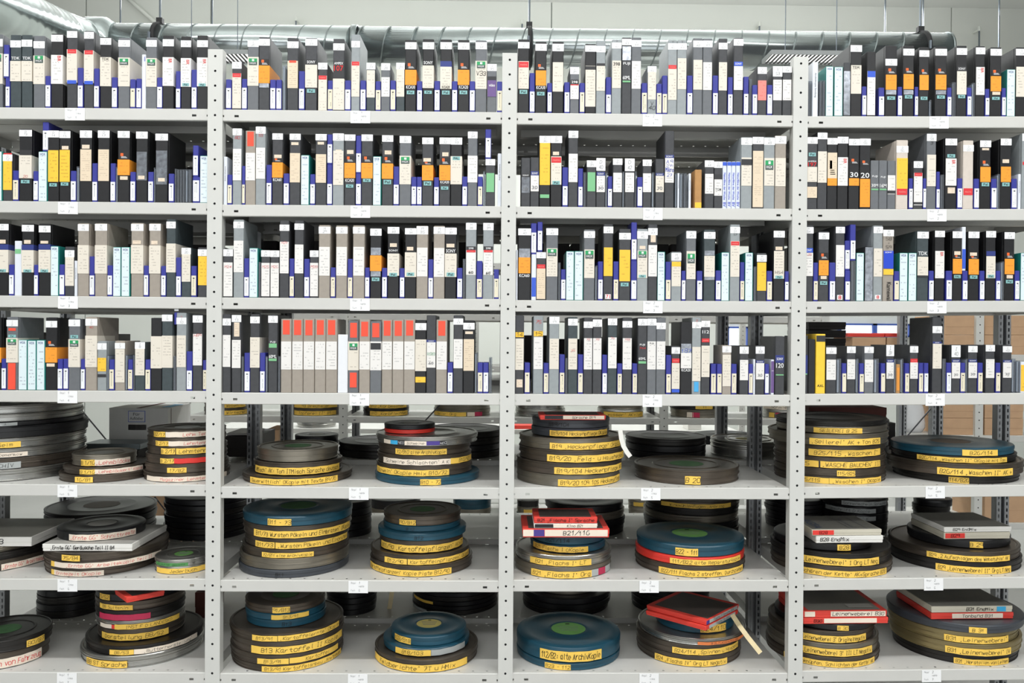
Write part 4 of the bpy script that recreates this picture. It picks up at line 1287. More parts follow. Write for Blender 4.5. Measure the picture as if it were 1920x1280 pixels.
# stacks, bottom to top: kind[c] left right lowest-front-y [disc=..] | label code x0-x1 text ; last line: top y
STACKS = [
(4, 0, 'left', '''s -540 668 735
n -540 662 640 | l -150:175 ARCHIV | - 310:420 88
s -540 662 545 | w -60:232 Demenkow
s -540 660 462 | y -90:175 Seim
K -530 676 375
K -530 640 275 | l -60:147 A
s -540 638 237
s -540 640 170
top 100'''),
(4, 0, 'middle', '''n 535 1240 740 | y 628:778 16/B1
n 568 1225 672 | y 668:795 B 1/16 | w 795:1195 _Lehmblöckert" Kopie r
g 630 1125 602 k | y 680:795 B 1/16 | w 795:1090 _Lehmblöcke r
top 510'''),
(4, 0, 'right', '''n 1228 1912 735 | w 1232:1900 Magaziner Lehmtenne" r
n 1240 1900 660 | y 1400:1562 17/B2
n 1245 1890 582 | y 1343:1458 B 2/17 | r 1458:1890
n 1258 1890 505 | y 1350:1468 B 2/17 | y 1475:1885 Lehmtenne Kopie
n 1258 1880 436 | y 1305:1412 B 2/17 | w 1412:1880 Lehmtennest r
n 1260 1880 362 t | y 1290:1385 B2/17 | w 1388:1870 Lehm Tenne r
top 300'''),
(4, 1, 'left', '''n 200 888 585 | y 238:798 Sauerwittlich" OKopie mit Texte B9/70
n 270 825 520 | y 272:808 AMisch" AK: Ton ITMisch Sprache deutsch
g 290 800 436 G
top 355'''),
(4, 1, 'right', '''B 1042 1710 585 | y 1330:1463 B10 - 72
n 1050 1665 528 | y 1055:1515 _Schwein" OKopie Hmix B10/72
n 1055 1660 458 | w 1095:1525 _Schweine Schlachten" A K | y 1525:1660 B10/92
n 1060 1655 392 | y 1172:1500 72/B10 alte ArchivKopie
s 1048 1700 332 | w 1098:1140 | c 1140:1185 | k 1185:1230 NEO w | w 1230:1370 Schweine | p 1370:1455 | k 1455:1498 NEO w
R 1100 1425 252
K 1100 1425 226 k
top 195'''),
(4, 2, 'left', '''gc 95 745 583 | y 358:745 B19/20 109 105 Heckenpflege
nc 95 760 508 | y 335:757 B19/104 Heckenpflege AK
n 110 772 432 | y 290:770 B19/20 _Feld- u Hausheckn"
g 112 755 352 | y 307:750 B19 _Heckenpflege" Org LT
G 190 680 270 | y 307:667 B19/104 Heckenpflege OKopie
G 195 682 214 | - 300:432 B19/104
box r 245 658 160 128 .14 1 | k 275:390 | w 390:650 Sprache B19
top 120'''),
(4, 2, 'right', '''n 842 1490 572 G | y 1160:1258 B 20
top 480'''),
(4, 3, 'left', '''n 62 845 675 | y 180:458 B25/115 | y 460:846 _Waschen I" OKopie
n 62 845 616 | y 518:655 115/B25
n 62 845 556 | y 180:382 B25 | y 395:842 _WÄSCHE BAUCHEN" III
n 62 845 470 | y 308:843 B25/115 _Waschen I"
g 22 865 384 | y 315:845 _Seilerei" AK + Ton B25
gc 85 862 294 | y 348:712 SEILEREI B 25
d 80 860 240 
top 200'''),
(4, 3, 'right', '''d 975 1812 672 | y 1355:1508 114/B26
nc 935 1838 616 | y 1270:1836 B26/114 _Waschen II" AK +
d 962 1795 515 | y 1120:1793 B26/114 _Waschen II" OKopie mit Ton
B 962 1778 462 b | y 1460:1725 B26/114
top 400'''),
(5, 0, 'left', '''n -760 440 752 | w 10:430 _Ernte 66" Arbeitskopie r
d -760 445 680 
g -740 420 610
box w -470 262 512 430 .30 g | - -60:45 B3
top 430'''),
(5, 0, 'middle', '''n 430 1310 768 | y 432:455 | w 455:870 Erntezeit OKopie r
n 428 1375 700 | y 430:458 | w 458:1355 _Ernte 66" Arbeitskopie Teil II r
n 428 1385 640 | y 518:670 75/B4
box w 357 1105 552 500 .30 w | - 410:975 _Ernte 66" Geräusche Teil II B4
K 520 1195 472 k | w 580:1137 _Ernte 66" Schnittreste r
top 392'''),
(5, 0, 'right', '''s 1312 1765 745 | y 1315:1765 Jederbuch | Wie wird Butter gemacht
s 1312 1765 685 g | g 1310:1575 Wie Butter gemacht
top 625'''),
(5, 1, 'left', '''G 178 868 598 | - 390:460 B11
g 185 870 545
n 200 868 470 | y 313:645 72/B11 alte ArchivKopie
n 215 868 412 | y 272:395 B11/73 | y 400:868 _Wursten Pökeln und Einbraten
n 205 885 345 | y 262:883 B11/73 Wursten Pökeln und Einbraten" OKopie
B 205 890 265 G | y 350:502 B11 - 73
top 200'''),
(5, 1, 'right', '''n 1010 1665 590 | y 1012:1530 Kartoffelpflanzen" Kopie Piste B12/90
n 1015 1645 515 | y 1102:1245 B12/90 | y 1250:1640 Kartoffelnpflanzen" OKopie
n 1070 1605 437 | y 1082:1603 B11/90 _Kartoffelpflanzen" AK+TT
B 1062 1625 360 | - 1290:1352 B12
B 1095 1590 300 | - 1235:1295 B 12
n 1097 1592 262 G | y 1197:1302 90/B12
top 200'''),
(5, 2, 'left', '''g 80 690 592 | y 190:570 B21 _Flachs I" Org | l 570:612 | m 612:655 | l 655:684
s 90 692 515 | y 183:568 B21 _Flachs I" LT
B 182 655 428 | y 203:548 B21 Flachs I OKopie
B 188 650 378 | - 275:440 B21/114
box r 136 680 330 284 .22 r | w 138:205 | p 205:272 | w 275:672 B21/116
box w 207 605 272 240 .15 0 | k 212:328 | w 330:602 Kino B21
box r 207 605 240 200 .15 r | - 215:600 B21 _Flachs I" Sprache
top 200'''),
(5, 2, 'right', '''n 845 1525 583 | y 995:1523 B22/111 Flachs 2 streffen, Durchziehen
R 850 1520 510 | y 1065:1508 111/B22 alte Reparaturkopie
B 857 1520 455 g | y 1100:1243 B22 - 111
top 382'''),
(5, 3, 'left', '''n 38 888 695 | y 180:887 Aufschären der Kette" AK+Sprache B28
d 38 880 610 | y 180:832 B28 _Leinenweberei" I Org LT Neg
K 62 752 492 | y 522:622 B28
box w 362 862 432 382 .22 0 | - 385:610 B28 EndMix
box e 332 850 376 328 .22 g | r 335:493 B28 | e 
top 328'''),
(5, 3, 'right', '''d 950 1825 662 | y 1258:1822 B29 _Leinenweberei II" Org LT Neg
n 945 1815 578 | y 1192:1813 B29 _2 Aufschlagen des Webstuhls" AK
K 1082 1762 475 | y 1515:1615 B 29
box e 1322 1815 402 358 .24 0 | r 1330:1475 B29
box w 1322 1825 350 308 .24 g | - 1355:1590 B29 EndMix
top 308'''),
(6, 0, 'left', '''n -300 372 762 | w -200:368 Ansagen von Fahrzeug r
d -290 395 660 G | y 222:370 B0/B7
top 560'''),
(6, 0, 'middle', '''s 725 1680 775 | y 727:1065 B8 ST Sprache
d 765 1672 665 | y 918:1120 B8/53 | w 1122:1668 _Butterherstellung"
n 850 1530 545 | y 855:1410 Darstellung B8/52
s 838 1530 452 | w 842:935 | r 935:960 | y 960:1500 INST F D LANDESKD | _Butterei"
d 832 1530 378 | m 835:1260
n 832 1530 290 | y 838:1112 B8 Sultanin
K 835 1525 215 | y 837:920 S/52
top 150'''),
(6, 1, 'left', '''n 130 830 620 | y 312:820 B13/91 Kartoffelanbau _Anstreuer
n 125 830 572 | y 283:485 B13/91 | y 490:800 Kartoffel
n 130 835 508 | y 245:833 B13 Kartoffel II Kopie
n 120 830 424 | y 250:412 B13/91 | y 415:806 _Kartoffelernte" OKopie
B 222 720 334 | - 435:505 B13
B 215 715 284 | y 373:613 B13/91
n 215 715 242 G | y 380:493 91/B13
top 190'''),
(6, 1, 'right', '''n 1040 1700 625 | y 1042:1630 Feldberichte" 7T u HMix
B 1095 1645 518 | y 1172:1398 B18/103 | l 1400:1615
B 1145 1625 452 y | y 1168:1270 103/B18
top 390'''),
(6, 2, 'left', '''B 95 745 598 | y 275:438 B23 - 112
B 95 747 550 g | y 245:632 112/B2: alte ArchivKopie
top 452'''),
(6, 2, 'right', '''n 855 1500 575 | y 970:1425 B24 _Flachs IV" Org LT Negativ
n 855 1495 503 | y 1080:1493 B24/114 _Spinnen u Haspeln
sc 868 1530 440 | o 1240:1528 B 26 FLACHSVEREDLUNG
B 975 1460 362 | y 1257:1417 B24/110
top 290'''),
(6, 3, 'left', '''n 0 797 690 | y 120:797 3 Anl _Anknüpfen, Schlichten der Kette" AK
g 10 790 608 | y 180:780 B30 _Leinenweberei 3" III LT Negativ
n 20 762 505 | y 180:735 B30 _Leinenweberei 3" Originalnegativ
K 70 790 412 | y 522:608 B 30
box r 266 900 358 308 .26 0 | w 420:815 | - 330:418 B30
box r 264 890 310 256 .26 g | w 275:352 | w 470:880 Leinenweberei B30
top 256'''),
(6, 3, 'right', '''d 970 1805 675 | y 1393:1803 B31 _Herstellen von Leinen
h 952 1825 605 | y 1330:1822 B31 _Leinenweberei" IV
h 942 1805 512 | y 1323:1803 B31 _Leinenweberei"
G 935 1842 435 | y 1510:1645 B 31
box r 1225 1840 322 275 .26 0 | w 1380:1760 Tonband B31
box e 1227 1832 272 222 .26 g | - 1480:1695 B31 EndMix | c 1715:1782
top 222'''),
]
STK = {}; BOXES = {}
def build_stack(lv, bay, side, text):
    ox, oy, sc = CROP[(lv, bay)]
    lines = [l.strip() for l in text.split('\n')]
    ents = []
    for l in lines[:-1]:
        head, *labs = [s.strip() for s in l.split(' | ')]
        h = head.split(); ents.append((h, labs))
    ytop = oy+float(lines[-1].split()[1])*sc
    h = ents[0][0]; xl, xr, yb = ox+float(h[1])*sc, ox+float(h[2])*sc, oy+float(h[3])*sc
    zs = shelf_z(lv, bay, at_y((xl+xr)/2, yb, 0.02).x); sl = SHZ[(lv, bay)]; tilt = -math.atan2(sl[3]-sl[1], sl[2]-sl[0])
    yf = max(.004, min(.3, at_z((xl+xr)/2, yb, zs).y))
    if bay == 0 and side == 'left': yf = .008
    def geo(xl, xr, ym, yc):
        a, b = at_y(xl, ym, yc), at_y(xr, ym, yc); R = (b.x-a.x)/2
        return (a.x+b.x)/2, R*math.cos(math.asin(min(.9, R/(yc+D0))))
    yc = yf+.18
    for _ in range(8):
        xc, R = geo(xl, xr, yb-5, yc)
        if bay: R = min(R, .244); yf = max(.003, min(yf, .493-2*R))
        yc = yf+R
    # heights from the lowest visible front points
    zb = []
    info = []
    for k, (h, labs) in enumerate(ents):
        if h[0] == 'box':
            a, b, y0, y1 = ox+float(h[2])*sc, ox+float(h[3])*sc, oy+float(h[4])*sc, oy+float(h[5])*sc
            ybx = yc-.17 if lv < 5 or side == 'right' else yc-.18
            ybx = max(.006, ybx); info.append(('box', a, b, ybx)); zb.append(at_y((a+b)/2, y0, ybx).z)
        else:
            a, b, y0 = ox+float(h[1])*sc, ox+float(h[2])*sc, oy+float(h[3])*sc
            xc_, R_c = geo(a, b, y0, yc); R_c = min(R_c, yc-.002, .496-yc if bay else 9)
            info.append(('can', xc_, R_c, yc-R_c)); zb.append(at_y((a+b)/2, y0, yc-R_c).z if k else zs)
    last = info[-1]; ztop = at_y((xl+xr)/2, ytop, last[3] if last[0] == 'can' else last[3]).z
    if last[0] == 'box': ztop = at_y((last[1]+last[2])/2, oy+float(ents[-1][0][5])*sc, last[3]).z
    zb.append(ztop)
    for k in range(1, len(zb)): zb[k] = max(zb[k], zb[k-1]+.014)
    n = len(ents)
    for k, (h, labs) in enumerate(ents):
        z0 = zb[k]+.0008; t = zb[k+1]-zb[k]-.0006
        pos = 'bottom' if k == 0 else 'top' if k == n-1 else ORD[k]+' from bottom'
        where = f'{side} stack, {SHELF[lv]} shelf, {BAYN[bay]}'
        words = ''
        labdefs = []
        for s in labs:
            c, _, rest = s.partition(' '); rng, _, tx = rest.partition(' ')
            if ':' not in rng: continue
            a, b = rng.split(':'); im = None
            if tx.endswith(' r'): tx = tx[:-2]; im = ink_r
            if tx.endswith(' w'): tx = tx[:-2]; im = ink_w
            labdefs.append((c, ox+float(a)*sc, ox+float(b)*sc, tx, im))
        cols = [CL[c][0] for c, *_ in labdefs if c != '-']
        desc = (f'with {cols[0]} label' if cols else 'with handwriting' if labdefs else 'without label')
        if h[0] == 'box':
            _, a, b, ybx = info[k]; A, B_ = at_y(a, oy+float(h[4])*sc, ybx), at_y(b, oy+float(h[4])*sc, ybx)
            W = B_.x-A.x; xm = (A.x+B_.x)/2; kd = h[1]; cov = h[7] if h[7] in TOPM else None
            o = flat_box(kd, W, float(h[6]), t-.002, (xm, ybx, z0+(xc-xm)*tilt+.0006), 0, cov if cov else ('r' if kd == 'r' else None)); o.rotation_euler = (0, tilt, 0)
            BOXES[(lv, bay, side, k)] = (o, W, float(h[6]), t)
            for i, (c, p, q, tx, im) in enumerate(labdefs):
                x0, x1 = at_y(p, ytop, ybx).x-xm, at_y(q, ytop, ybx).x-xm
                box_label(o, W, t, c, max(x0, -W/2), min(x1, W/2), tx, .14, .86, im, k*7+i)
            tag(o, f'flat {FB[kd][0]} film box, {pos} in {where}', 'film box')
        else:
            kd = h[0][0]; rib = len(h[0]) > 1; _, xc_, R_c, yfr = info[k]; disc = h[4] if len(h) > 4 else None
            o = film_can(kd, R_c, t, (xc_+(z0-zs)*tilt, yc, z0+(xc-xc_)*tilt), rib, disc, None, (0, tilt, 0))
            for i, (c, p, q, tx, im) in enumerate(labdefs):
                v0, v1 = (.05, .62) if t > .03 else (.06, .8)
                if kd in 'BKGR' and t > .03: v0, v1 = .08, .74
                if kd == 's' and c != 'y': v0, v1 = .10, .55
                Rl = R_c*(1.0 if v1 > .5 else .99)
                can_label(o, xc_, yc, z0, Rl, t, c, p, q, tx, v0, v1, im, k*13+i)
            lb = f'{CM[kd][0]} film can {desc}, {pos} of {where}'
            if len(lb.split()) > 16: lb = lb.replace('film can', 'can').replace('greyish silver', 'silvery')
            tag(o, lb, 'film can')
    STK[(lv, bay, side)] = (xc, yc, zb[-1], R)
for s in STACKS: build_stack(*s)
# ---------------------------------------------------------------- things in the unit standing back to back (0.5 to 1 m deep)
def spread(z0, z1, n): return [z0+(z1-z0)*i/n for i in range(n+1)]
def back_stack(lv, bay, xl, xr, ytop, kinds, lab, yf=.515, labs=(), Y0=None, zs=None, disc=None, topr=None):
    """stack of cans on a shelf; xl,xr,ytop in pixels of the photograph at the depth of the stack"""
    yc = yf+.15
    for _ in range(8):
        a, b = at_y(xl, ytop+20, yc), at_y(xr, ytop+20, yc); R = (b.x-a.x)/2
        R *= math.cos(math.asin(min(.9, R/(yc+D0)))); yc = yf+R
    xc = (a.x+b.x)/2
    if yf < 1 and yf+2*R > .998: yc = .998-R if R < .24 else yf+R
    if zs is None: sl = SHZ[(lv, bay)]; zs = shelf_z(lv, bay, xc)+(.02 if bay else 0)+abs(sl[3]-sl[1])/(sl[2]-sl[0])*R
    zt = at_y((xl+xr)/2, ytop, yc-R).z; zz = spread(zs, zt, len(kinds)); rr = random.Random(int(xl+ytop))
    n = len(kinds)
    for i, kd in enumerate(kinds):
        r = R*(1 if i < n-1 or topr is None else topr); r *= 1-.03*rr.random(); dx = rr.uniform(-.004, .004)
        t = zz[i+1]-zz[i]-.0006
        o = film_can(kd, r, t, (xc+dx, yc, zz[i]+.0006), False, disc if i == n-1 else None)
        pos = 'only' if n == 1 else 'bottom' if i == 0 else 'top' if i == n-1 else ORD[i]
        tag(o, (f'{CM[kd][0]} film can, {lab}' if n == 1 else f'{CM[kd][0]} film can, {pos} in {lab}'), 'film can', 'film cans on the shelves behind')
        for q in labs:
            if q[0] == i:
                can_label(o, xc+dx, yc, zz[i]+.0006, r, t, q[1], q[2], q[3], q[4], .06, .66, None, i)
bs = back_stack
bs(4, 1, 637, 790, 834, 'dd', 'low stack behind, second bay, fifth shelf')
bs(4, 1, 552, 634, 818, 'KKK', 'narrow stack behind the left stack, second bay, fifth shelf', .62, disc='k')
bs(4, 1, 792, 944, 810, 'dKdd', 'stack behind second post, fifth shelf', .53)
bs(4, 2, 1171, 1323, 824, 'KKd', 'wide stack behind, third bay, fifth shelf')
bs(4, 2, 1331, 1470, 829, 's', 'low light topped, behind slotted post, third bay, fifth shelf', .53, disc='y')
bs(4, 3, 1520, 1660, 789, 'KKKKK', 'stack behind, left, rightmost bay, fifth shelf', .60)
bs(5, 0, 95, 288, 966, 'KKKd', 'stack under big reel, leftmost bay, sixth shelf', .51, disc='b')
bs(5, 0, 312, 466, 938, 'KdKKdKK', 'tall stack behind first post, sixth shelf', .52)
bs(5, 1, 602, 697, 944, 'KKdKK', 'stack behind, second bay, sixth shelf', .52)
bs(5, 2, 1022, 1170, 948, 'KKgK', 'stack behind red boxes, third bay, sixth shelf', .52)
bs(5, 2, 1207, 1384, 941, 'KKgdn', 'stack behind teal can, third bay, sixth shelf', .51, labs=((4, 'y', 1240, 1370, 'Winkmühlenfugen _Anbring'),))
bs(5, 3, 1436, 1545, 940, 'KKKKKKK', 'tall stack behind third post, sixth shelf', .62)
bs(5, 3, 1540, 1660, 936, 'KdKKd', 'left stack behind, rightmost bay, sixth shelf', .51, labs=((4, 'l', 1578, 1662, 'Sonnenschein Sprecher'), (3, 'l', 1548, 1642, 'Umschrift D.Kopie'), (2, 'l', 1600, 1642, '" K')))
bs(5, 3, 1714, 1780, 938, 'KKKdK', 'right stack behind, rightmost bay, sixth shelf', .52)
bs(6, 0, 76, 192, 1108, 'dKdK', 'stack behind, leftmost bay, lowest shelf', .53)
bs(6, 1, 612, 705, 1112, 'KKKK', 'left stack behind, second bay, lowest shelf', .53)
bs(6, 1, 772, 935, 1112, 'dKKdK', 'right stack behind, second bay, lowest shelf', .53, labs=((2, 'y', 777, 812, ''), (0, 'l', 775, 800, '')))
bs(6, 2, 978, 1143, 1111, 'dKKg', 'left stack behind, third bay, lowest shelf', .51, topr=.74)
bs(6, 2, 1184, 1330, 1111, 'KKdK', 'right stack behind, third bay, lowest shelf', .52)
def back_box(kind, x0, x1, y0, y1, Y, dep, lab, cat='box', zs=None, name='storage_box', n=1, cover=None):
    """box seen through the shelves; x0,x1 left/right, y0 top, y1 bottom in photo pixels at its front depth Y"""
    a, b = at_y(x0, y1, Y), at_y(x1, y1, Y); zb = a.z if zs is None else zs; zt = at_y((x0+x1)/2, y0, Y).z
    zz = spread(zb, zt, n); out = []
    for i in range(n):
        o = flat_box(kind, b.x-a.x, dep, zz[i+1]-zz[i]-.003, ((a.x+b.x)/2, Y, zz[i]+.0006), 0, cover, name)
        pos = '' if n == 1 else (', bottom one' if i == 0 else ', top one' if i == n-1 else f', {ORD[i]} one up')
        tag(o, lab+pos, cat); out.append(o)
    return out
sz = lambda lv, bay, px: shelf_z(lv, bay, at_y(px, 700, .6).x)+(.02 if bay else 0)+(.003 if bay == 3 else 0)
# leftmost bay, fifth shelf: tin box on a dark box, white carton with hand hole
back_box('k', 160, 258, 843, 872, .57, .16, 'dark box under the flat grey tin box', zs=sz(4, 0, 200))
o, = back_box('m', 156, 262, 831, 843, .565, .145, 'flat bluish grey tin box below the white carton', name='tin_box', zs=at_y(200, 843, .57).z+.002)
a, b = at_y(201, 812, .72), at_y(312, 812, .72); zb = sz(4, 0, 250); H = at_y(250, 767, .72).z-zb; W = b.x-a.x
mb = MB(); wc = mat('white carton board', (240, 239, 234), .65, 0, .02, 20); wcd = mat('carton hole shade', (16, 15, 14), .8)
zh = at_y(250, 802, .72).z-zb
hole = [(-.022, .031, zh-.013, zh+.013)]
hole = [(at_y(237, 800, .72).x-(a.x+b.x)/2, at_y(271, 800, .72).x-(a.x+b.x)/2, zh-.012, zh+.012)]
grid_plate(mb, lambda u, v: (u, 0, v), [-W/2, W/2], [0, H], hole, wc)
mb.add([(-W/2, 0, 0), (-W/2, .26, 0), (-W/2, .26, H), (-W/2, 0, H)], [(0, 1, 2, 3)], wc); mb.add([(W/2, 0, 0), (W/2, .26, 0), (W/2, .26, H), (W/2, 0, H)], [(0, 1, 2, 3)], wc)
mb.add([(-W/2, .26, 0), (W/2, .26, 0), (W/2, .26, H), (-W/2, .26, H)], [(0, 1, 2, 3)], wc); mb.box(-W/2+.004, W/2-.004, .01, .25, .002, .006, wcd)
o = mb.build('carton', None, ((a.x+b.x)/2, .738, zb+.0006)); tag(o, 'white carton with hand hole and framed label on the fifth shelf', 'carton')
mb = MB(); mb.box(-W/2, W/2, -.001, .13, H, H+.003, wc); mb.box(-W/2, W/2, .132, .262, H, H+.003, wc); mb.build('top_flap', o)
mb = MB(); mb.box(-.01, .012, -.003, .26, H+.003, H+.004, FB['q'][1]); mb.box(W/2-.05, W/2-.01, .05, .2, H+.003, H+.004, CL['c'][1]); mb.build('tape_strip', o)
lx0, lx1 = at_y(237, 780, .72).x-(a.x+b.x)/2, at_y(269, 780, .72).x-(a.x+b.x)/2; lz1, lz0 = at_y(250, 771, .72).z-zb, at_y(250, 792, .72).z-zb
mb = MB(); mb.box(lx0, lx1, -.0012, 0, lz0, lz1, SEG['l'][1]); mb.box(lx0+.002, lx1-.002, -.0016, -.001, lz0+.002, lz1-.002, tagm)
add_print(mb, 'Für', lx0+.015, lx1-.015, (lz0+lz1)/2+.004, lz1-.008, -.002, ink_g); add_print(mb, 'Aufkleber', lx0+.008, lx1-.008, lz0+.01, (lz0+lz1)/2-.002, -.002, ink_g)
mb.build('framed_label', o)
mb = MB(); mb.box(W/2-.006, W/2+.0008, .03, .034, 0, H, FB['q'][1]); mb.build('side_tape', o)
back_box('k', 419, 478, 818, 868, .56, .3, 'big black box behind first post on the fifth shelf', zs=sz(4, 1, 450))
back_box('w', 424, 470, 812, 818, .58, .2, 'white magazine box lying on the black box', zs=at_y(450, 818, .56).z+.002, cover='w')
o, = back_box('q', 1517, 1662, 763, 787, .62, .25, 'maroon board box on the stack behind, rightmost bay', zs=at_y(1590, 788, .60).z+.002)
back_box('k', 1656, 1678, 792, 868, .75, .2, 'dark grey upright bin behind, rightmost bay, fifth shelf', zs=sz(4, 3, 1668))
back_box('q', 366, 390, 1110, 1128, .55, .2, 'dark red box behind first post on lowest shelf', zs=sz(6, 0, 380))
# flat black cartons, rightmost bay, fourth shelf; black filler boxes added to darken gaps behind the tapes
back_box('k', 1516, 1585, 603, 700, .62, .26, 'flat black box in pile behind yellow box, rightmost bay', zs=sz(3, 3, 1550), n=7)
R60 = lambda a, b: tuple(range(a, b-50, 62))
for lv, bay, xs_, top in ((1, 0, R60(40, 440), 255), (1, 1, R60(462, 930), 258), (1, 3, R60(1500, 1870), 262), (2, 0, R60(40, 440), 430), (2, 1, R60(462, 930), 432), (2, 2, R60(1010, 1400), 440), (2, 3, R60(1500, 1870), 436),
        (3, 2, (985, 1045, 1105), 628), (3, 1, (455, 515), 628), (3, 0, (20, 80, 140), 622), (1, 2, (985, 1047), 300)):
    for k, x in enumerate(xs_):
        z9 = sz(lv, bay, x)+.33-.041-.035; t9 = proj((at_y(x, 300, .64).x, .64, z9))[1]
        back_box('k', x, x+57, max(t9, top+(k*7) % 11), 500, .64, .24, f'{ORD[k]} black archive box behind the tapes, {SHELF[lv]} shelf, {BAYN[bay]}', zs=sz(lv, bay, x))
# ---------------------------------------------------------------- second row of shelving across the aisle
YB = 2.35
zB = at_y(560, 780, YB).z; fx = [at_y(px, 800, YB).x for px in (342, 643, 945, 1245, 1546)]
for j, X in enumerate(fx):
    o = bpy.data.objects.new('shelf_post', fpm); o.location = (X, YB-.004, 0); COL.objects.link(o); tag(o, f'pale post of the row across the aisle, {ORD[j]} from left', 'post')
    o = bpy.data.objects.new('slotted_post', spm); o.location = (X, YB+.465, 0); COL.objects.link(o); tag(o, f'slotted post of the row across the aisle, {ORD[j]} from left', 'post')
LV = [zB+.33*k for k in (-3, -2, -1, 0, 1, 2, 3, 4)]
for j in range(4):
    for k, z in enumerate(LV):
        o = bpy.data.objects.new('shelf_board', shelf_me); o.location = ((fx[j]+fx[j+1])/2, YB, z); o.scale = ((fx[j+1]-fx[j]-.053)/(2*HALF), 1, 1); COL.objects.link(o)
        tag(o, f'shelf of the row across the aisle, {ORD[k]} from bottom, {ORD[j]} bay', 'shelf', 'shelves across the aisle')
def b_stack(xl, xr, ytop, kinds, lab, k=4, labs=(), disc=None, yf=YB+.01): back_stack(0, 0, xl, xr, ytop, kinds, lab, yf, labs, zs=LV[k-1], disc=disc)
b_stack(385, 466, 752, 'nn', 'first stack across the aisle', labs=((0, 'y', 405, 464, 'Was Wirtschaft'), (1, 'y', 405, 460, 'Weben')))
b_stack(548, 640, 752, 'nn', 'second stack across the aisle', labs=((0, 'y', 552, 630, 'Töpferei II" B1'), (1, 'y', 552, 632, '93 Drechsler')))
b_stack(682, 768, 752, 'dn', 'third stack across the aisle', labs=((0, 'y', 694, 764, 'B10 _Korbflechten"'), (1, 'y', 692, 762, 'B10 _Korbmacher"')))
b_stack(812, 921, 756, 'gg', 'fourth stack across the aisle', labs=((0, 'y', 814, 874, 'Seiler" Org'), (0, 'w', 876, 890, ''), (0, 'm', 890, 904, '')))
b_stack(965, 1060, 754, 'ss', 'fifth stack across the aisle')
b_stack(1120, 1207, 752, 'sg', 'sixth stack across the aisle', labs=((0, 'y', 1132, 1205, 'wasser" AK+Ton'),))
b_stack(1256, 1352, 752, 'gd', 'seventh stack across the aisle', labs=((0, 'w', 1288, 1300, ''), (0, 'm', 1298, 1312, ''), (1, 'y', 1304, 1336, '11')))
b_stack(1428, 1515, 754, 'ss', 'eighth stack across the aisle', labs=((1, 'w', 1432, 1512, 'Schmied Son'), (0, 'y', 1442, 1452, ''), (0, 'm', 1454, 1464, '')))
b_stack(632, 700, 833, 'KK', 'low stack across the aisle', 3)
b_stack(1300, 1420, 820, 'KKKK', 'black stack across the aisle', 3)
b_stack(692, 790, 940, 'gK', 'stack across the aisle behind second bay', 2)
b_stack(850, 922, 938, 'gB', 'right stack across the aisle behind second bay', 2)
b_stack(1178, 1228, 938, 'ggg', 'small stack across the aisle behind third bay', 2, labs=((0, 'l', 1180, 1222, ''), (2, 'y', 1188, 1222, '')))
b_stack(968, 1010, 940, 'dgd', 'small stack across the aisle beside second post', 2, labs=((1, 'y', 982, 998, ''),))
back_box('c', 495, 522, 806, 876, YB+.05, .3, 'orange brown carton across the aisle behind slotted posts', zs=LV[2])
back_box('c', 1598, 1660, 632, 684, YB+.1, .3, 'left plain carton under red lid across the aisle', zs=LV[4])
back_box('c', 1663, 1683, 632, 684, YB+.1, .3, 'right plain carton under red lid across the aisle', zs=LV[4])
back_box('r', 1590, 1658, 624, 631, YB+.1, .3, 'left flat red box on a carton across the aisle', zs=at_y(1630, 632, YB+.1).z+.002)
back_box('r', 1660, 1683, 624, 631, YB+.1, .3, 'right flat red box on a carton across the aisle', zs=at_y(1690, 632, YB+.1).z+.002)
# rack with cardboard boxes on the right
fr = [at_y(px, 800, YB).x for px in (1692, 1835, 1978)]
for j, X in enumerate(fr):
    o = bpy.data.objects.new('shelf_post' if j else 'slotted_post', fpm if j else spm); o.location = (X, YB-.004, 0); COL.objects.link(o); tag(o, f'{ORD[j]} post of the carton rack at right across the aisle', 'post')
RL = []
for k, y in enumerate((664, 816, 980)):
    z = at_y(1800, y, YB).z; RL.append(z)
    for j in range(2):
        o = bpy.data.objects.new('shelf_board', shelf_me); o.location = ((fr[j]+fr[j+1])/2, YB, z); o.scale = ((fr[j+1]-fr[j]-.053)/(2*HALF), 1, 1); COL.objects.link(o)
        tag(o, f'{ORD[k]} shelf of the carton rack, {("left", "right")[j]} half', 'shelf')
for k, (x0, x1, y0, y1, lab) in enumerate(((1771, 1826, 591, 664, 'cardboard box left of rack post, upper shelf'), (1846, 1965, 591, 664, 'cardboard box right of rack post, upper shelf'), (1768, 1826, 752, 816, 'cardboard box left of rack post, middle shelf'), (1846, 1918, 752, 816, 'cardboard box right of rack post, middle shelf'))):
    for o in back_box('c', x0, x1, y0, y1, YB+.02, .38, lab, zs=RL[k//2], n=2):
        mb = MB(); W = at_y(x1, y0, YB).x-at_y(x0, y0, YB).x
        if k == 3:
            for q in range(4): mb.box(-W*.3+q*W*.13, -W*.295+q*W*.13, -.003, -.0015, .02, .085, ink_g); mb.box(-W*.3, W*.1, -.003, -.0015, .02+q*.02, .0215+q*.02, ink_g)
            mb.build('printed_grid', o)
back_box('c', 1846, 1960, 925, 980, YB+.02, .38, 'cardboard box right of rack post, lower shelf', zs=RL[2])
bag = mat('white plastic bag', (224, 226, 228), .35, 0, .04, 12); a, b = at_y(1706, 815, YB+.1), at_y(1752, 760, YB+.1)
vs = []; fs = []; rr = random.Random(4); n = 14
for i in range(8):
    f = i/7; rad = (.075, .085, .088, .085, .08, .07, .05, .02)[i]
    for k in range(n):
        t = 2*math.pi*k/n; q = rad*(1+rr.uniform(-.10, .10)); vs.append((q*math.cos(t), q*.8*math.sin(t), f*.24))
for i in range(7):
    for k in range(n): fs.append((i*n+k, i*n+(k+1) % n, (i+1)*n+(k+1) % n, (i+1)*n+k))
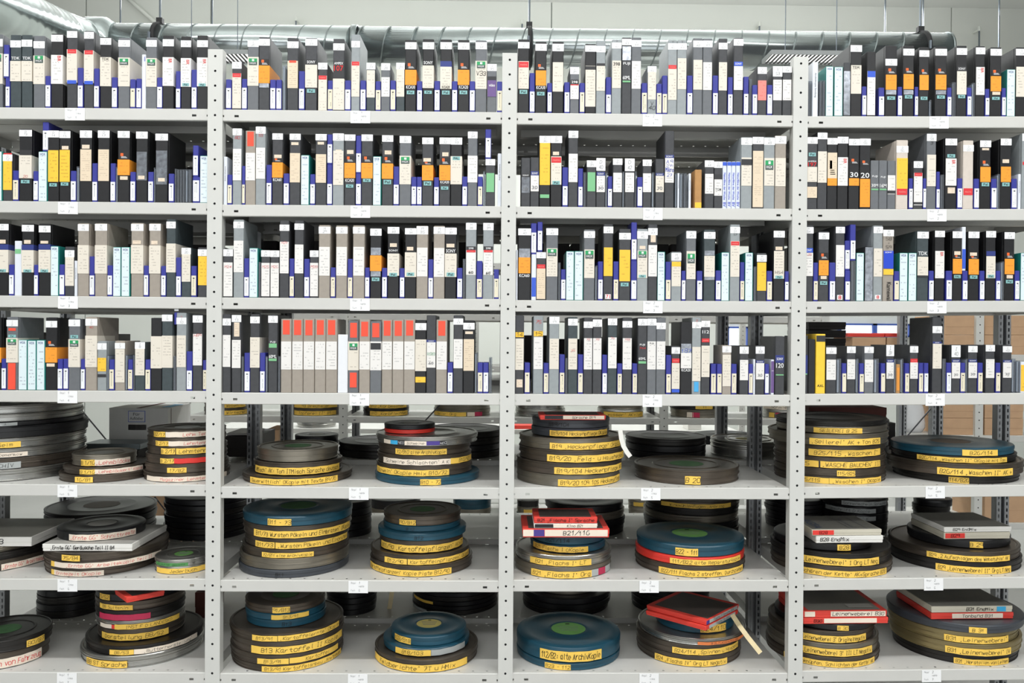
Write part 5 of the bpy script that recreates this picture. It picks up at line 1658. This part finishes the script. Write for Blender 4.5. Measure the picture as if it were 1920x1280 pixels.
fs += [tuple(range(n-1, -1, -1)), tuple(range(7*n, 8*n))]
tag(obj('plastic_bag', vs, fs, bag, None, ((a.x+b.x)/2-.02, YB+.2, RL[1]+.0006), smooth=True), 'crumpled white plastic bag on the carton rack', 'bag')
# tall carton on the floor with a blue mark
a, b = at_y(206, 960, 1.5), at_y(330, 960, 1.5)
o, = back_box('c', 206, 330, 925, 960, 1.5, .35, 'tall tan carton with blue curved mark behind the leftmost bay', 'carton', zs=0, name='carton')
mb = MB(); blu = mat('dark blue mark', (38, 62, 110), .6); xm = (a.x+b.x)/2; zt = at_y(260, 934, 1.5).z
def arc(cx, cz, r0, r1, a0, a1):
    n = 10; vs = []
    for i in range(n+1):
        t = a0+(a1-a0)*i/n; vs += [(cx+r0*math.cos(t), -.002, cz+r0*math.sin(t)), (cx+r1*math.cos(t), -.002, cz+r1*math.sin(t))]
    mb.add(vs, [(2*i, 2*i+1, 2*i+3, 2*i+2) for i in range(n)], blu)
px2 = lambda x: at_y(x, 945, 1.5).x-xm
zz0 = at_y(260, 949, 1.5).z; zz1 = at_y(260, 931, 1.5).z
arc(px2(262), zz0, .018, .045, math.pi/2, math.pi); mb.box(px2(262), px2(283), -.0025, -.0015, zz0+.018, zz0+.030, blu); mb.box(px2(262), px2(280), -.0025, -.0015, zz0+.034, zz0+.045, blu); mb.box(px2(268), px2(282), -.0025, -.0015, zz0-.006, zz0+.008, blu)
mb.build('printed_mark', o)
# third row of shelving, far
YCf = 4.35; zc_ = at_y(560, 803, YCf).z
for j, (x0, x1) in enumerate(((395, 640), (642, 890), (892, 1140), (1142, 1390))):
    o = bpy.data.objects.new('shelf_board', shelf_me); p, q = at_y(x0, 803, YCf), at_y(x1, 803, YCf); o.location = ((p.x+q.x)/2, YCf, zc_); o.scale = ((q.x-p.x-.05)/(2*HALF), 1, 1); COL.objects.link(o)
    tag(o, f'far shelf low in the third row, {ORD[j]} from left', 'shelf')
for j, px in enumerate((394, 641, 891, 1141, 1391)):
    o = bpy.data.objects.new('shelf_post', fpm); o.location = (at_y(px, 803, YCf).x, YCf-.004, 0); o.scale = (1, 1, .75); COL.objects.link(o); tag(o, f'far post of the third row, {ORD[j]} from left', 'post')
back_stack(0, 0, 557, 630, 790, 'ss', 'far stack in third row', YCf+.02, zs=zc_)
back_box('r', 950, 1000, 797, 803, YCf+.05, .3, 'far flat red box in the third row', zs=zc_)
back_box('w', 1290, 1315, 775, 803, YCf+.05, .2, 'far white box in the third row', zs=zc_)
# ---------------------------------------------------------------- turned boxes and loose strips
def prism_box(kind, A, B, C, z0, z1, lab, cover=None, labels=()):
    A, B, C = Vector(A[:2]), Vector(B[:2]), Vector(C[:2]); u = (A-B); v = (C-B)
    s = (u.length+v.length)/2; ang = math.atan2(v.y, v.x)
    o = flat_box(kind, s, s, z1-z0-.0014, (0, 0, 0), 0, cover)
    vx = Vector((math.cos(ang), math.sin(ang))); c = B+vx*s/2
    o.location = (c.x, c.y, z0); o.rotation_euler = (0, 0, ang); tag(o, lab, 'film box')
    for i, (cc, f0, f1, tx) in enumerate(labels): box_label(o, s, z1-z0, cc, -s/2+f0*s, -s/2+f1*s, tx, .15, .85, None, i)
    return o
xc, yc, zt, R = STK[(6, 2, 'right')]
B0 = at_z(1323, 1165, zt+.034); A0 = at_z(1221, 1131, zt+.034); C0 = at_z(1383, 1134, zt+.034)
prism_box('r', A0, B0, C0, zt+.001, zt+.017, 'lower turned red film box on the teal can, third bay', 'r', (('l', .1, .9, 'Flachs Ton B24'),))
prism_box('r', A0+Vector((.004, .006, 0)), B0+Vector((.004, .006, 0)), C0+Vector((.004, .006, 0)), zt+.0185, zt+.036, 'upper turned red film box with dark top on the teal can, third bay', 'r', (('l', .08, .95, 'Flachs IV Sprache B24'), ('p', .0, .08, '')))
xc, yc, zt, R = STK[(6, 0, 'middle')]
B0 = at_z(238, 1121, zt+.018); A0 = B0+Vector((-.085, .095, 0)); C0 = B0+Vector((.095, .085, 0))
prism_box('r', A0, B0, C0, zt+.001, zt+.02, 'turned red film box on top of a can stack, leftmost bay', 'r')
def strip(name, pts, wd, m, lab, cat='paper strip'):
    vs = []; fs = []
    for i, p in enumerate(pts):
        d = (pts[min(i+1, len(pts)-1)]-pts[max(i-1, 0)]).normalized(); s = d.cross(Vector((0, 1, 0))).normalized()*wd/2
        k = Vector((0, .0015, 0))
        vs += [p-s, p+s, p+s+k, p-s+k]
    for i in range(len(pts)-1):
        for q in range(4): fs.append((4*i+q, 4*i+(q+1) % 4, 4*i+4+(q+1) % 4, 4*i+4+q))
    n = 4*(len(pts)-1); fs += [(3, 2, 1, 0), (n, n+1, n+2, n+3)]
    tag(obj(name, [tuple(v) for v in vs], fs, m), lab, cat)
pap = mat('white paper strip', (236, 234, 226), .6); wood = mat('pale wooden strip', (226, 208, 164), .6, 0, .08, 30)
strip('paper_strip', [at_y(x, y, .03) for x, y in ((1163, 806), (1165, 822), (1169, 836), (1176, 848), (1182, 856))], .016, pap, 'white curled paper strip hanging from can stack, third bay')
strip('wooden_strip', [at_y(x, y, Y) for x, y, Y in ((1373, 1152, .12), (1386, 1172, .07), (1402, 1194, .04), (1426, 1224, .012))], .017, wood, 'pale strip leaning from the red boxes, third bay, lowest shelf', 'wooden strip')
strip('wooden_strip', [at_y(x, y, .62) for x, y in ((735, 1108), (732, 1130), (727, 1158))], .019, wood, 'pale upright strip between dark stacks, second bay, lowest shelf', 'wooden strip')

# printed lettering on the top faces of the film boxes
def top_print(key, text, x0, x1, y0, y1, m, along=False):
    o, W, Dp, H = BOXES[key]; vs, fs, asp = font_mesh(text); mb = MB()
    if along: mb.add([(W*(x0+(x1-x0)*v), Dp*(y1-(y1-y0)*u), H+.0012) for u, v in vs], fs, m)
    else: mb.add([(W*(x0+(x1-x0)*u), Dp*(y0+(y1-y0)*v), H+.0012) for u, v in vs], fs, m)
    mb.build('lettering', o)
k = (5, 3, 'left', 4)
top_print(k, 'AGFA', -.44, -.30, .06, .72, mat('slate blue print', (70, 84, 112), .5), True)
top_print(k, 'Magnetonband', .10, .17, .08, .75, ink_g, True)
o, W, Dp, H = BOXES[k]
for xa, xb, ya, yb, m in ((-.47, -.40, .75, .97, SEG['S'][1]), (.06, .07, .02, .98, ink_g), (.30, .31, .02, .98, ink_g)):
    mb = MB(); mb.box(W*xa, W*xb, Dp*ya, Dp*yb, H+.001, H+.0013, m); mb.build('printed_line', o)
o, W, Dp, H = BOXES[(6, 3, 'left', 5)]
for q in range(3): mb = MB(); mb.box(-W*.3, W*(.25-.06*q), Dp*(.62+.1*q), Dp*(.63+.1*q), H+.001, H+.0012, ink_g); mb.build('printed_line', o)
mb = MB(); mb.box(W*.08, W*.38, Dp*.10, Dp*.26, H+.001, H+.0012, FB['g'][1]); mb.build('printed_field', o)
